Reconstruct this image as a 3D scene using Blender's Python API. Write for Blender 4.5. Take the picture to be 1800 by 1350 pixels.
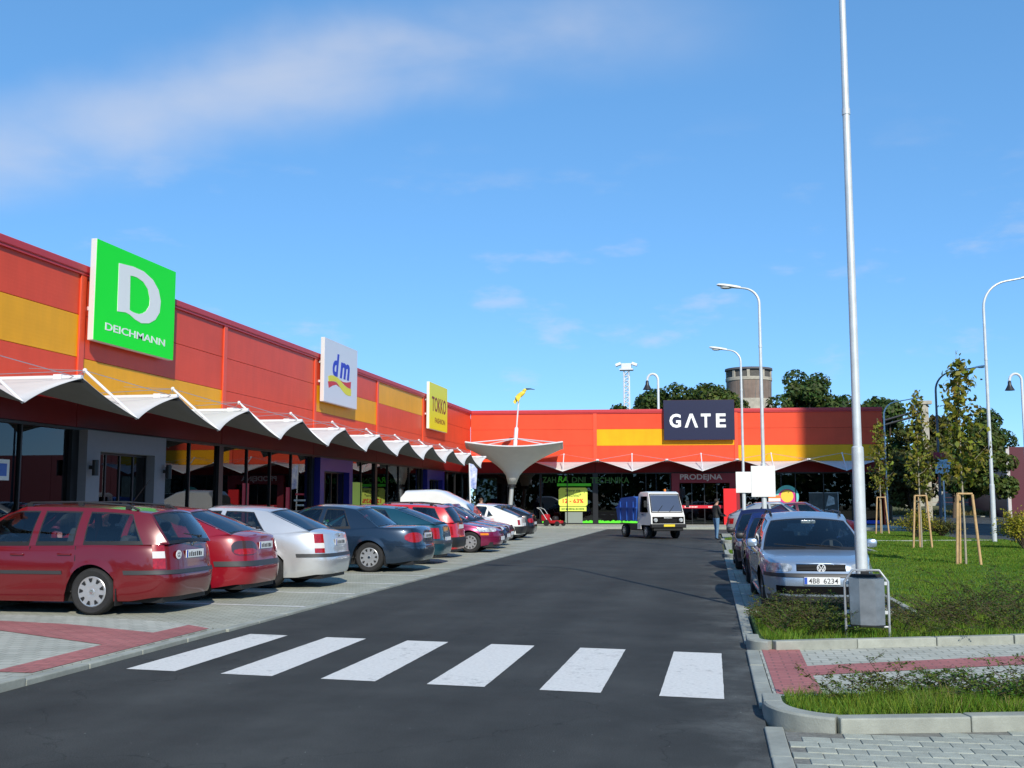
import bpy, bmesh, math, random
import numpy as np
from mathutils import Vector, Matrix
random.seed(11); RNG = np.random.default_rng(5)
rad = math.radians
for o in list(bpy.data.objects): bpy.data.objects.remove(o)
sc = bpy.context.scene
COL = sc.collection

# ------------------------------------------------------------------ camera
cam = bpy.data.cameras.new('camera'); cam.lens = 38.0; cam.sensor_width = 36.0
cam.clip_start = 0.05; cam.clip_end = 3000
camo = bpy.data.objects.new('camera', cam); COL.objects.link(camo)
camo.location = (0, 0, 1.7); camo.rotation_euler = (rad(90 + 6.188), 0, rad(10.378))
sc.camera = camo

# ------------------------------------------------------------------ sky + sun
SUN_EL, SUN_AZ = rad(33), math.atan2(-0.92, 0.385)      # the sun stands behind the camera, a little to the right
sdir = Vector((math.cos(SUN_EL) * math.cos(SUN_AZ), math.cos(SUN_EL) * math.sin(SUN_AZ), math.sin(SUN_EL)))
w = bpy.data.worlds.new('World'); sc.world = w; w.use_nodes = True
nt = w.node_tree; N = nt.nodes; LK = nt.links
for n in list(N): N.remove(n)
out = N.new('ShaderNodeOutputWorld'); bg = N.new('ShaderNodeBackground'); bg.inputs[1].default_value = 0.118
sky = N.new('ShaderNodeTexSky'); sky.sky_type = 'NISHITA'; sky.sun_disc = False
sky.sun_elevation = SUN_EL; sky.sun_rotation = math.pi / 2 - SUN_AZ
sky.altitude = 250; sky.air_density = 0.6; sky.dust_density = 0.0; sky.ozone_density = 2.0
hs = N.new('ShaderNodeHueSaturation'); hs.inputs['Saturation'].default_value = 1.17; hs.inputs['Value'].default_value = 1.0
gm = N.new('ShaderNodeGamma'); gm.inputs[1].default_value = 0.52; LK.new(sky.outputs[0], gm.inputs[0])
tm = N.new('ShaderNodeMix'); tm.data_type = 'RGBA'; tm.blend_type = 'MULTIPLY'; tm.inputs[0].default_value = 1; tm.inputs[7].default_value = (2.08, 2.86, 3.62, 1)
LK.new(gm.outputs[0], tm.inputs[6]); LK.new(tm.outputs[2], hs.inputs['Color'])
tc = N.new('ShaderNodeTexCoord')
def wmath(op, a, b=None, clamp=False):
    m = N.new('ShaderNodeMath'); m.operation = op; m.use_clamp = clamp
    for i, v in enumerate((a, b)):
        if v is None: continue
        if isinstance(v, (int, float)): m.inputs[i].default_value = v
        else: LK.new(v, m.inputs[i])
    return m.outputs[0]
def wnoise(scale, detail, vec, rough=.6, dist=0.0):
    n = N.new('ShaderNodeTexNoise'); n.inputs['Scale'].default_value = scale; n.inputs['Detail'].default_value = detail
    n.inputs['Roughness'].default_value = rough; n.inputs['Distortion'].default_value = dist; LK.new(vec, n.inputs['Vector']); return n.outputs[0]
def wramp(v, a, b):
    r = N.new('ShaderNodeMapRange'); r.interpolation_type = 'SMOOTHSTEP'; r.inputs[1].default_value = a; r.inputs[2].default_value = b
    LK.new(v, r.inputs[0]); return r.outputs[0]
# a veil of high cloud lies along one great circle of the sky, thinned by noise; small puffs low down
dt = N.new('ShaderNodeVectorMath'); dt.operation = 'DOT_PRODUCT'; LK.new(tc.outputs['Generated'], dt.inputs[0])
dt.inputs[1].default_value = (-0.0995, -0.4239, 0.9002)
nb = wnoise(3.2, 5, tc.outputs['Generated'], .55)
off = wmath('MULTIPLY', wmath('SUBTRACT', nb, 0.5), 0.13)
dist = wmath('ABSOLUTE', wmath('ADD', dt.outputs['Value'], off))
band = wmath('SUBTRACT', 1.0, wramp(dist, 0.0, 0.066))
mp = N.new('ShaderNodeMapping'); LK.new(tc.outputs['Generated'], mp.inputs[0]); mp.inputs['Scale'].default_value = (1.0, 1.0, 2.6)
fib = wramp(wnoise(5, 5, mp.outputs[0], .5, .25), 0.25, 0.75)
m1 = wmath('MULTIPLY', wmath('MULTIPLY', band, wmath('ADD', wmath('MULTIPLY', fib, .75), .25)), wramp(wnoise(1.6, 2, tc.outputs['Generated']), .34, .56))
mp2 = N.new('ShaderNodeMapping'); LK.new(tc.outputs['Generated'], mp2.inputs[0]); mp2.inputs['Scale'].default_value = (1.0, 1.0, 2.8); mp2.inputs['Location'].default_value = (.35, .1, .2)
puff = wramp(wnoise(7.5, 6, mp2.outputs[0], .55), 0.555, 0.70)
sx = N.new('ShaderNodeSeparateXYZ'); LK.new(tc.outputs['Generated'], sx.inputs[0])
low = wmath('MULTIPLY', wramp(sx.outputs[2], 0.02, 0.10), wmath('SUBTRACT', 1.0, wramp(sx.outputs[2], 0.17, 0.36)))
m2 = wmath('MULTIPLY', wmath('MULTIPLY', puff, low), 0.6)
m1 = wmath('MULTIPLY', m1, wmath('SUBTRACT', 1.0, wramp(sx.outputs[0], -0.22, 0.10)))      # the veil thins out towards its right end
mk = wmath('MULTIPLY', wmath('ADD', m1, m2, True), 0.6)
mx = N.new('ShaderNodeMix'); mx.data_type = 'RGBA'; LK.new(mk, mx.inputs[0]); LK.new(hs.outputs[0], mx.inputs[6]); mx.inputs[7].default_value = (6.0, 6.2, 6.9, 1)
LK.new(mx.outputs[2], bg.inputs[0]); LK.new(bg.outputs[0], out.inputs[0])
sun = bpy.data.lights.new('sun', 'SUN'); sun.energy = 4.9; sun.angle = rad(0.53); sun.color = (1.0, 0.94, 0.82)
suno = bpy.data.objects.new('sun', sun); COL.objects.link(suno); suno.rotation_euler = sdir.to_track_quat('Z', 'Y').to_euler()
suno.location = (10, -20, 30)
vs = sc.view_settings; vs.view_transform = 'Standard'; vs.look = 'None'; vs.exposure = 0.0; vs.gamma = 1.0; vs.use_curve_mapping = False
sc.cycles.use_denoising = True; sc.cycles.max_bounces = 8; sc.cycles.transparent_max_bounces = 16; sc.cycles.caustics_reflective = False; sc.cycles.caustics_refractive = False

# ------------------------------------------------------------------ materials
MATS = {}
def mat(name, col, rough=.6, metal=0., coat=0., spec=.5, var=0., vscale=6., bump=0., bscale=60., island=0., col2=None, detail=4):
    """principled material; var = brightness noise, bump = fine relief, island = colour change from piece to piece"""
    if name in MATS: return MATS[name]
    m = bpy.data.materials.new(name); m.use_nodes = True; t = m.node_tree; b = t.nodes['Principled BSDF']
    b.inputs['Base Color'].default_value = (*col, 1); b.inputs['Roughness'].default_value = rough; b.inputs['Metallic'].default_value = metal
    b.inputs['Coat Weight'].default_value = coat; b.inputs['Coat Roughness'].default_value = .06; b.inputs['Specular IOR Level'].default_value = spec
    tcn = t.nodes.new('ShaderNodeTexCoord'); colsock = None
    if var or col2:
        n = t.nodes.new('ShaderNodeTexNoise'); n.inputs['Scale'].default_value = vscale; n.inputs['Detail'].default_value = detail; n.inputs['Roughness'].default_value = .65
        t.links.new(tcn.outputs['Object'], n.inputs['Vector'])
        mr = t.nodes.new('ShaderNodeMapRange'); mr.inputs[1].default_value = .3; mr.inputs[2].default_value = .7; t.links.new(n.outputs[0], mr.inputs[0])
        mi = t.nodes.new('ShaderNodeMix'); mi.data_type = 'RGBA'
        a = col if col2 else tuple(c * (1 - var) for c in col); c2 = col2 if col2 else tuple(min(1, c * (1 + var)) for c in col)
        mi.inputs[6].default_value = (*a, 1); mi.inputs[7].default_value = (*c2, 1); t.links.new(mr.outputs[0], mi.inputs[0]); colsock = mi.outputs[2]
    if island:
        g = t.nodes.new('ShaderNodeNewGeometry'); hsn = t.nodes.new('ShaderNodeHueSaturation')
        r1 = t.nodes.new('ShaderNodeMapRange'); r1.inputs[3].default_value = 1 - island; r1.inputs[4].default_value = 1 + island
        t.links.new(g.outputs['Random Per Island'], r1.inputs[0]); t.links.new(r1.outputs[0], hsn.inputs['Value'])
        r2 = t.nodes.new('ShaderNodeMath'); r2.operation = 'MULTIPLY_ADD'; r2.inputs[1].default_value = 7.13; r2.inputs[2].default_value = 0; t.links.new(g.outputs['Random Per Island'], r2.inputs[0])
        r3 = t.nodes.new('ShaderNodeMath'); r3.operation = 'FRACT'; t.links.new(r2.outputs[0], r3.inputs[0])
        r4 = t.nodes.new('ShaderNodeMapRange'); r4.inputs[3].default_value = .5 - .055 * island * 2; r4.inputs[4].default_value = .5 + .03 * island * 2
        t.links.new(r3.outputs[0], r4.inputs[0]); t.links.new(r4.outputs[0], hsn.inputs['Hue'])
        if colsock: t.links.new(colsock, hsn.inputs['Color'])
        else: hsn.inputs['Color'].default_value = (*col, 1)
        colsock = hsn.outputs[0]
    if colsock: t.links.new(colsock, b.inputs['Base Color'])
    if bump:
        n = t.nodes.new('ShaderNodeTexNoise'); n.inputs['Scale'].default_value = bscale; n.inputs['Detail'].default_value = 3
        t.links.new(tcn.outputs['Object'], n.inputs['Vector'])
        bp = t.nodes.new('ShaderNodeBump'); bp.inputs['Strength'].default_value = bump; bp.inputs['Distance'].default_value = .01
        t.links.new(n.outputs[0], bp.inputs['Height']); t.links.new(bp.outputs[0], b.inputs['Normal'])
    MATS[name] = m; return m
def mat_obj_random(m, amt=.12):
    """colour differs a little from object to object"""
    t = m.node_tree; b = t.nodes['Principled BSDF']; oi = t.nodes.new('ShaderNodeObjectInfo'); h = t.nodes.new('ShaderNodeHueSaturation')
    r = t.nodes.new('ShaderNodeMapRange'); r.inputs[3].default_value = 1 - amt; r.inputs[4].default_value = 1 + amt
    t.links.new(oi.outputs['Random'], r.inputs[0]); t.links.new(r.outputs[0], h.inputs['Value'])
    if b.inputs['Base Color'].links: t.links.new(b.inputs['Base Color'].links[0].from_socket, h.inputs['Color'])
    else: h.inputs['Color'].default_value = b.inputs['Base Color'].default_value
    t.links.new(h.outputs[0], b.inputs['Base Color']); return m
def brick_mat(name, c1, c2, mortar, bw, bh, off=.5, msize=.012, rot=0., dirt=.25):
    m = bpy.data.materials.new(name); m.use_nodes = True; t = m.node_tree; b = t.nodes['Principled BSDF']; b.inputs['Roughness'].default_value = .85
    tcn = t.nodes.new('ShaderNodeTexCoord'); mpn = t.nodes.new('ShaderNodeMapping'); mpn.inputs['Rotation'].default_value = (0, 0, rot)
    t.links.new(tcn.outputs['Object'], mpn.inputs[0])
    k = t.nodes.new('ShaderNodeTexBrick'); k.offset = off; k.inputs['Scale'].default_value = 1; k.inputs['Brick Width'].default_value = bw; k.inputs['Row Height'].default_value = bh
    k.inputs['Mortar Size'].default_value = msize; k.inputs['Mortar Smooth'].default_value = .3; k.inputs['Bias'].default_value = -.1
    k.inputs['Color1'].default_value = (*c1, 1); k.inputs['Color2'].default_value = (*c2, 1); k.inputs['Mortar'].default_value = (*mortar, 1); t.links.new(mpn.outputs[0], k.inputs['Vector'])
    n = t.nodes.new('ShaderNodeTexNoise'); n.inputs['Scale'].default_value = .9; n.inputs['Detail'].default_value = 7; n.inputs['Roughness'].default_value = .7; t.links.new(tcn.outputs['Object'], n.inputs['Vector'])
    r = t.nodes.new('ShaderNodeMapRange'); r.inputs[1].default_value = .3; r.inputs[2].default_value = .7; r.inputs[3].default_value = 1 - dirt; r.inputs[4].default_value = 1 + dirt * .5; t.links.new(n.outputs[0], r.inputs[0])
    mi = t.nodes.new('ShaderNodeMix'); mi.data_type = 'RGBA'; mi.blend_type = 'MULTIPLY'; mi.inputs[0].default_value = 1; t.links.new(k.outputs[0], mi.inputs[6]); t.links.new(r.outputs[0], mi.inputs[7])
    t.links.new(mi.outputs[2], b.inputs['Base Color'])
    bp = t.nodes.new('ShaderNodeBump'); bp.inputs['Strength'].default_value = .5; bp.inputs['Distance'].default_value = .01; bp.invert = True
    t.links.new(k.outputs['Fac'], bp.inputs['Height']); t.links.new(bp.outputs[0], b.inputs['Normal'])
    MATS[name] = m; return m
def glass_mat(name, tint, ior=1.5, extra=.0, rough=0.0):
    m = bpy.data.materials.new(name); m.use_nodes = True; t = m.node_tree; t.nodes.remove(t.nodes['Principled BSDF'])
    o = t.nodes['Material Output']; tr = t.nodes.new('ShaderNodeBsdfTransparent'); tr.inputs[0].default_value = (*tint, 1)
    gl = t.nodes.new('ShaderNodeBsdfGlossy'); gl.inputs['Roughness'].default_value = rough; gl.inputs['Color'].default_value = (.95, .97, 1, 1)
    fr = t.nodes.new('ShaderNodeFresnel'); fr.inputs['IOR'].default_value = ior
    ad = t.nodes.new('ShaderNodeMath'); ad.operation = 'ADD'; ad.inputs[1].default_value = extra; ad.use_clamp = True; t.links.new(fr.outputs[0], ad.inputs[0])
    mi = t.nodes.new('ShaderNodeMixShader'); t.links.new(ad.outputs[0], mi.inputs[0]); t.links.new(tr.outputs[0], mi.inputs[1]); t.links.new(gl.outputs[0], mi.inputs[2]); t.links.new(mi.outputs[0], o.inputs[0])
    MATS[name] = m; return m
def leaf_mat(name, col, island=.35, col2=None, trans=.25):
    m = mat(name, col, .55, island=island, spec=.25, col2=col2, vscale=.8); t = m.node_tree; b = t.nodes['Principled BSDF']; o = t.nodes['Material Output']
    tl = t.nodes.new('ShaderNodeBsdfTranslucent'); s = b.inputs['Base Color'].links[0].from_socket; t.links.new(s, tl.inputs[0])
    mi = t.nodes.new('ShaderNodeMixShader'); mi.inputs[0].default_value = trans; t.links.new(b.outputs[0], mi.inputs[1]); t.links.new(tl.outputs[0], mi.inputs[2]); t.links.new(mi.outputs[0], o.inputs[0]); return m

# ------------------------------------------------------------------ mesh helpers
class MB:
    """collects geometry; build() links it as ONE mesh object"""
    def __init__(s): s.v = []; s.f = []; s.m = []; s.mi = 0
    def add(s, vs, fs, mi=None):
        b = len(s.v); s.v += [tuple(p) for p in vs]; s.f += [tuple(i + b for i in f) for f in fs]; s.m += [s.mi if mi is None else mi] * len(fs); return s
    def box(s, x0, x1, y0, y1, z0, z1, mi=None, M=None, bev=0.):
        if bev:
            bm = bmesh.new(); bmesh.ops.create_cube(bm, size=1)
            for v in bm.verts: v.co = Vector(((x0 + x1) / 2 + v.co.x * (x1 - x0), (y0 + y1) / 2 + v.co.y * (y1 - y0), (z0 + z1) / 2 + v.co.z * (z1 - z0)))
            bmesh.ops.bevel(bm, geom=bm.edges[:], offset=bev, segments=2, affect='EDGES', profile=.5)
            bm.verts.index_update(); vs = [(M @ v.co) if M else v.co.copy() for v in bm.verts]; fs = [[v.index for v in f.verts] for f in bm.faces]; bm.free(); return s.add(vs, fs, mi)
        vs = [Vector(p) for p in ((x0, y0, z0), (x1, y0, z0), (x1, y1, z0), (x0, y1, z0), (x0, y0, z1), (x1, y0, z1), (x1, y1, z1), (x0, y1, z1))]
        if M: vs = [M @ v for v in vs]
        return s.add(vs, [(0, 3, 2, 1), (4, 5, 6, 7), (0, 1, 5, 4), (1, 2, 6, 5), (2, 3, 7, 6), (3, 0, 4, 7)], mi)
    def prism(s, pts, d, mi=None):
        """pts: closed loop of 3-D points, extruded by vector d"""
        n = len(pts); d = Vector(d); vs = [Vector(p) for p in pts]; vs += [p + d for p in vs]
        return s.add(vs, [tuple(range(n))[::-1], tuple(range(n, 2 * n))] + [(i, (i + 1) % n, (i + 1) % n + n, i + n) for i in range(n)], mi)
    def tube(s, pts, r, n=8, mi=None, cap=True):
        pts = [Vector(p) for p in pts]; rs = r if isinstance(r, (list, tuple)) else [r] * len(pts); vs = []; fs = []; prev = None
        for i, p in enumerate(pts):
            d = (pts[min(i + 1, len(pts) - 1)] - pts[max(i - 1, 0)]).normalized()
            if prev is None: a = d.orthogonal().normalized()
            else: a = (prev - d * prev.dot(d)).normalized()
            prev = a; c = d.cross(a)
            for k in range(n):
                t = 2 * math.pi * k / n; vs.append(p + (a * math.cos(t) + c * math.sin(t)) * rs[i])
        for i in range(len(pts) - 1):
            for k in range(n): fs.append((i * n + k, i * n + (k + 1) % n, (i + 1) * n + (k + 1) % n, (i + 1) * n + k))
        if cap: fs.append(tuple(range(n))[::-1]); fs.append(tuple(range((len(pts) - 1) * n, len(pts) * n)))
        return s.add(vs, fs, mi)
    def lathe(s, prof, n=24, axis='z', M=None, mi=None):
        vs = []; fs = []
        for r, h in prof:
            for k in range(n):
                t = 2 * math.pi * k / n; a, b = r * math.cos(t), r * math.sin(t)
                p = Vector((a, b, h)) if axis == 'z' else Vector((a, h, b)); vs.append(M @ p if M else p)
        m = len(prof)
        for i in range(m - 1):
            for k in range(n):
                q = (i * n + k, i * n + (k + 1) % n, (i + 1) * n + (k + 1) % n, (i + 1) * n + k); fs.append(q if axis == 'z' else q[::-1])
        return s.add(vs, fs, mi)
    def grid(s, P, mi=None, flip=False):
        r, c = len(P), len(P[0]); vs = [p for row in P for p in row]
        fs = [(i * c + j, i * c + j + 1, (i + 1) * c + j + 1, (i + 1) * c + j) for i in range(r - 1) for j in range(c - 1)]
        return s.add(vs, [f[::-1] for f in fs] if flip else fs, mi)
    def ell(s, c, rx, ry, rz, n=12, m=8, mi=None, M=None):
        vs = []; fs = []
        for i in range(m + 1):
            a = math.pi * i / m
            for k in range(n):
                t = 2 * math.pi * k / n; p = Vector((c[0] + rx * math.sin(a) * math.cos(t), c[1] + ry * math.sin(a) * math.sin(t), c[2] + rz * math.cos(a))); vs.append(M @ p if M else p)
        for i in range(m):
            for k in range(n): fs.append((i * n + k, (i + 1) * n + k, (i + 1) * n + (k + 1) % n, i * n + (k + 1) % n))
        return s.add(vs, fs, mi)
    def mesh(s, name, mats, smooth=None):
        me = bpy.data.meshes.new(name); me.from_pydata([tuple(p) for p in s.v], [], s.f)
        for m in (mats if isinstance(mats, (list, tuple)) else [mats]): me.materials.append(m)
        me.polygons.foreach_set('material_index', s.m)
        if smooth is not None:
            me.polygons.foreach_set('use_smooth', [True] * len(s.f)); me.update(); me.set_sharp_from_angle(angle=rad(smooth))
        me.update(); return me
    def build(s, name, mats, parent=None, smooth=None, weld=0.):
        me = s.mesh(name, mats, None if weld else smooth)
        if weld:
            bm = bmesh.new(); bm.from_mesh(me); bmesh.ops.remove_doubles(bm, verts=bm.verts[:], dist=weld); bmesh.ops.recalc_face_normals(bm, faces=bm.faces[:]); bm.to_mesh(me); bm.free()
            if smooth is not None:
                me.polygons.foreach_set('use_smooth', [True] * len(me.polygons)); me.update(); me.set_sharp_from_angle(angle=rad(smooth))
        return link(name, me, parent)
def link(name, me, parent=None, M=None):
    o = bpy.data.objects.new(name, me); COL.objects.link(o)
    if parent is not None: o.parent = parent
    if M is not None: o.matrix_local = M
    return o
def tag(o, label=None, cat=None, group=None, kind=None):
    if label: o['label'] = label
    if cat: o['category'] = cat
    if group: o['group'] = group
    if kind: o['kind'] = kind
    return o
def thing(name, label, cat, loc=(0, 0, 0), rz=0., group=None):
    o = bpy.data.objects.new(name, None); o.empty_display_size = .3; COL.objects.link(o); o.location = loc; o.rotation_euler = (0, 0, rz); return tag(o, label, cat, group)
def struct_empty(name, loc=(0, 0, 0)):
    o = bpy.data.objects.new(name, None); COL.objects.link(o); o.location = loc; return tag(o, kind='structure')
def copy_tree(o, parent=None):
    c = o.copy(); COL.objects.link(c); c.parent = parent
    for ch in o.children:
        k = copy_tree(ch, c); k.matrix_parent_inverse = ch.matrix_parent_inverse.copy()
    return c
def text(name, body, mt, parent, M, width=None, height=None, depth=.01, bold=0., align='CENTER', shear=0.):
    """flat lettering as mesh; M maps the text plane (x right, y up, z out)"""
    cu = bpy.data.curves.new(name, 'FONT'); cu.body = body; cu.size = 1; cu.extrude = 0; cu.offset = bold; cu.shear = shear; cu.align_x = 'LEFT'; cu.resolution_u = 3
    to = bpy.data.objects.new(name, cu); COL.objects.link(to); dg = bpy.context.evaluated_depsgraph_get(); dg.update()
    me = bpy.data.meshes.new_from_object(to.evaluated_get(dg)); bpy.data.objects.remove(to); bpy.data.curves.remove(cu)
    n = len(me.vertices); co = np.zeros(n * 3); me.vertices.foreach_get('co', co); co = co.reshape(-1, 3)
    lo, hi = co.min(0), co.max(0); sx_ = (width / (hi[0] - lo[0])) if width else None; sy_ = (height / (hi[1] - lo[1])) if height else None
    sx_ = sx_ or sy_; sy_ = sy_ or sx_
    co[:, 0] = (co[:, 0] - (lo[0] + hi[0]) / 2) * sx_; co[:, 1] = (co[:, 1] - (lo[1] + hi[1]) / 2) * sy_
    me.vertices.foreach_set('co', co.ravel()); bm = bmesh.new(); bm.from_mesh(me)
    bmesh.ops.remove_doubles(bm, verts=bm.verts[:], dist=1e-4)
    r = bmesh.ops.extrude_face_region(bm, geom=bm.faces[:]); bmesh.ops.translate(bm, vec=(0, 0, depth), verts=[g for g in r['geom'] if isinstance(g, bmesh.types.BMVert)])
    bmesh.ops.recalc_face_normals(bm, faces=bm.faces[:]); bm.to_mesh(me); bm.free(); me.materials.clear(); me.materials.append(mt); me.polygons.foreach_set('use_smooth', [False] * len(me.polygons)); me.update()
    return link(name, me, parent, M)
def print_line(name, mt, parent, M, width, height, n, depth=.002):
    """small print too fine to read in the photograph: a row of little upright marks"""
    m = MB(); st = width / n; rg = random.Random(n * 7 + int(width * 1000))
    for i in range(n):
        x = -width / 2 + st * i; w_ = st * rg.uniform(.45, .72); h_ = height * rg.uniform(.7, 1)
        m.box(x, x + w_, -height / 2, -height / 2 + h_, 0, depth)
    o = m.build(name, mt, parent); o.matrix_local = M; return tag(o, kind='stuff')
def frame(o, xd, yd):
    x = Vector(xd).normalized(); y = Vector(yd).normalized(); z = x.cross(y)
    return Matrix(((x.x, y.x, z.x, o[0]), (x.y, y.y, z.y, o[1]), (x.z, y.z, z.z, o[2]), (0, 0, 0, 1)))
def pchip(xs, ys):
    xs = np.array(xs, float); ys = np.array(ys, float); h = np.diff(xs); d = np.diff(ys) / h; m = np.zeros(len(xs))
    for i in range(1, len(xs) - 1):
        if d[i - 1] * d[i] > 0: w1 = 2 * h[i] + h[i - 1]; w2 = h[i] + 2 * h[i - 1]; m[i] = (w1 + w2) / (w1 / d[i - 1] + w2 / d[i])
    m[0], m[-1] = d[0], d[-1]
    def f(x):
        x = min(max(x, xs[0]), xs[-1]); i = int(min(max(np.searchsorted(xs, x) - 1, 0), len(h) - 1)); t = (x - xs[i]) / h[i]
        return float((2 * t**3 - 3 * t**2 + 1) * ys[i] + (t**3 - 2 * t**2 + t) * h[i] * m[i] + (-2 * t**3 + 3 * t**2) * ys[i + 1] + (t**3 - t**2) * h[i] * m[i + 1])
    return f

# shared materials
M_WHITE = mat('white_paint', (.78, .78, .76), .45, var=.05)
M_STEEL = mat('galvanised_steel', (.62, .66, .67), .42, .25, var=.12, vscale=3, bump=.05)
M_DARK = mat('dark_metal', (.03, .032, .035), .4, .3)
M_BLACK = mat('black_plastic', (.012, .012, .013), .5, var=.2)
M_RUBBER = mat('tyre_rubber', (.016, .016, .017), .85, var=.25, vscale=20)
M_KERB = mat_obj_random(mat('kerb_concrete', (.30, .315, .275), .85, var=.18, vscale=5, bump=.25, bscale=70), .08)
M_PAVER = mat_obj_random(mat('grey_concrete_paver', (.335, .355, .30), .9, var=.2, vscale=9, bump=.35, bscale=90), .10)
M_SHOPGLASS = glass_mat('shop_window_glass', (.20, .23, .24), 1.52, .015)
M_CARGLASS = glass_mat('car_window_glass', (.66, .73, .72), 1.55, .02)
M_BARK = mat('tree_bark', (.10, .075, .05), .9, var=.3, vscale=8, bump=.5, bscale=25)
# ------------------------------------------------------------------ the ground
def sheet(name, pts, z, mt, th=.0, kind='structure', label=None):
    m = MB()
    if th: m.prism([(x, y, z - th) for x, y in pts], (0, 0, th))
    else: m.add([(x, y, z) for x, y in pts], [tuple(range(len(pts)))])
    o = m.build(name, mt); me = o.data
    if not th and me.polygons[0].normal.z < 0: me.flip_normals()
    if th:
        bm = bmesh.new(); bm.from_mesh(me); bmesh.ops.recalc_face_normals(bm, faces=bm.faces[:]); bm.to_mesh(me); bm.free()
    return tag(o, kind=kind)
M_SOIL = mat('rough_ground', (.055, .075, .022), .95, col2=(.11, .10, .045), vscale=.35, bump=.4, bscale=8)
M_LAWNBASE = mat('lawn_soil', (.035, .085, .008), .95, col2=(.06, .12, .014), vscale=1.4, bump=.5, bscale=40)
def asphalt_mat():
    m = mat('asphalt', (.040, .041, .043), .88, spec=.22); t = m.node_tree; b = t.nodes['Principled BSDF']; tcn = t.nodes.new('ShaderNodeTexCoord')
    def nz(s, d, r=.6):
        n = t.nodes.new('ShaderNodeTexNoise'); n.inputs['Scale'].default_value = s; n.inputs['Detail'].default_value = d; n.inputs['Roughness'].default_value = r; t.links.new(tcn.outputs['Object'], n.inputs['Vector']); return n.outputs[0]
    def rng(s, a, b_, c, d):
        r = t.nodes.new('ShaderNodeMapRange'); [setattr(r.inputs[i + 1], 'default_value', v) for i, v in enumerate((a, b_, c, d))]; t.links.new(s, r.inputs[0]); return r.outputs[0]
    def mul(a, c):
        k = t.nodes.new('ShaderNodeMath'); k.operation = 'MULTIPLY'; t.links.new(a, k.inputs[0]); t.links.new(c, k.inputs[1]); return k.outputs[0]
    mpn = t.nodes.new('ShaderNodeMapping'); mpn.inputs['Scale'].default_value = (1.2, .06, 1); t.links.new(tcn.outputs['Object'], mpn.inputs[0])
    streak = t.nodes.new('ShaderNodeTexNoise'); streak.inputs['Scale'].default_value = 1.5; streak.inputs['Detail'].default_value = 3; t.links.new(mpn.outputs[0], streak.inputs['Vector'])
    f = mul(mul(rng(nz(.35, 4), .3, .7, .80, 1.2), rng(nz(110, 3), .3, .7, .45, 1.65)), rng(streak.outputs[0], .3, .7, .9, 1.12))
    v = t.nodes.new('ShaderNodeTexVoronoi'); v.inputs['Scale'].default_value = 5.5; t.links.new(tcn.outputs['Object'], v.inputs['Vector'])
    chip = rng(v.outputs['Distance'], .028, .04, 4.5, 1)
    f = mul(f, chip)
    # broad stains, polished wheel lanes, hairline cracks, pale grit lying along the kerbs
    f = mul(f, rng(nz(.9, 6, .7), .35, .65, .82, 1.12)); f = mul(f, rng(nz(2.6, 8, .75), .62, .74, 1, .72))
    sp3 = t.nodes.new('ShaderNodeSeparateXYZ'); t.links.new(tcn.outputs['Object'], sp3.inputs[0])
    wv = t.nodes.new('ShaderNodeMath'); wv.operation = 'SINE'; w2 = t.nodes.new('ShaderNodeMath'); w2.operation = 'MULTIPLY'; w2.inputs[1].default_value = 3.7; t.links.new(sp3.outputs[0], w2.inputs[0]); t.links.new(w2.outputs[0], wv.inputs[0])
    f = mul(f, rng(wv.outputs[0], -1, 1, .93, 1.07))
    ve = t.nodes.new('ShaderNodeTexVoronoi'); ve.feature = 'DISTANCE_TO_EDGE'; ve.inputs['Scale'].default_value = .33; wp = t.nodes.new('ShaderNodeVectorMath'); wp.operation = 'ADD'
    nn_ = t.nodes.new('ShaderNodeTexNoise'); nn_.inputs['Scale'].default_value = 1.6; nn_.inputs['Detail'].default_value = 5; t.links.new(tcn.outputs['Object'], nn_.inputs['Vector']); t.links.new(tcn.outputs['Object'], wp.inputs[0]); t.links.new(nn_.outputs['Color'], wp.inputs[1]); t.links.new(wp.outputs[0], ve.inputs['Vector'])
    crk = rng(ve.outputs['Distance'], .0, .004, .62, 1); f = mul(f, crk)
    ed_ = t.nodes.new('ShaderNodeMapRange'); ed_.inputs[1].default_value = -.75; ed_.inputs[2].default_value = .36; ed_.inputs[3].default_value = 0; ed_.inputs[4].default_value = 1; t.links.new(sp3.outputs[0], ed_.inputs[0])
    grit = mul(ed_.outputs[0], rng(nz(1.1, 7, .7), .46, .66, 0, 1)); g1 = t.nodes.new('ShaderNodeMath'); g1.operation = 'MULTIPLY_ADD'; g1.inputs[1].default_value = 1.3; g1.inputs[2].default_value = 1; t.links.new(grit, g1.inputs[0]); f = mul(f, g1.outputs[0])
    vm = t.nodes.new('ShaderNodeVectorMath'); vm.operation = 'SCALE'; vm.inputs[0].default_value = (.044, .0465, .0445); t.links.new(f, vm.inputs['Scale']); t.links.new(vm.outputs[0], b.inputs['Base Color'])
    bp = t.nodes.new('ShaderNodeBump'); bp.inputs['Strength'].default_value = .35; bp.inputs['Distance'].default_value = .006; t.links.new(nz(190, 2), bp.inputs['Height']); t.links.new(bp.outputs[0], b.inputs['Normal'])
    return m
M_ASPH = asphalt_mat()
M_PAVEL = brick_mat('parking_pavers', (.36, .37, .30), (.43, .435, .36), (.22, .225, .17), .2, .1, .5, .010)
M_PAVEW = brick_mat('walkway_pavers', (.40, .41, .35), (.47, .475, .41), (.27, .275, .23), .2, .165, .5, .010)
M_REDPAVE = brick_mat('red_tactile_pavers', (.37, .125, .12), (.45, .165, .155), (.25, .11, .10), .2, .1, .5, .010)
M_LINE = mat('road_marking_paint', (.66, .655, .62), .7, var=.13, vscale=26, bump=.3, bscale=120, detail=8)
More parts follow.
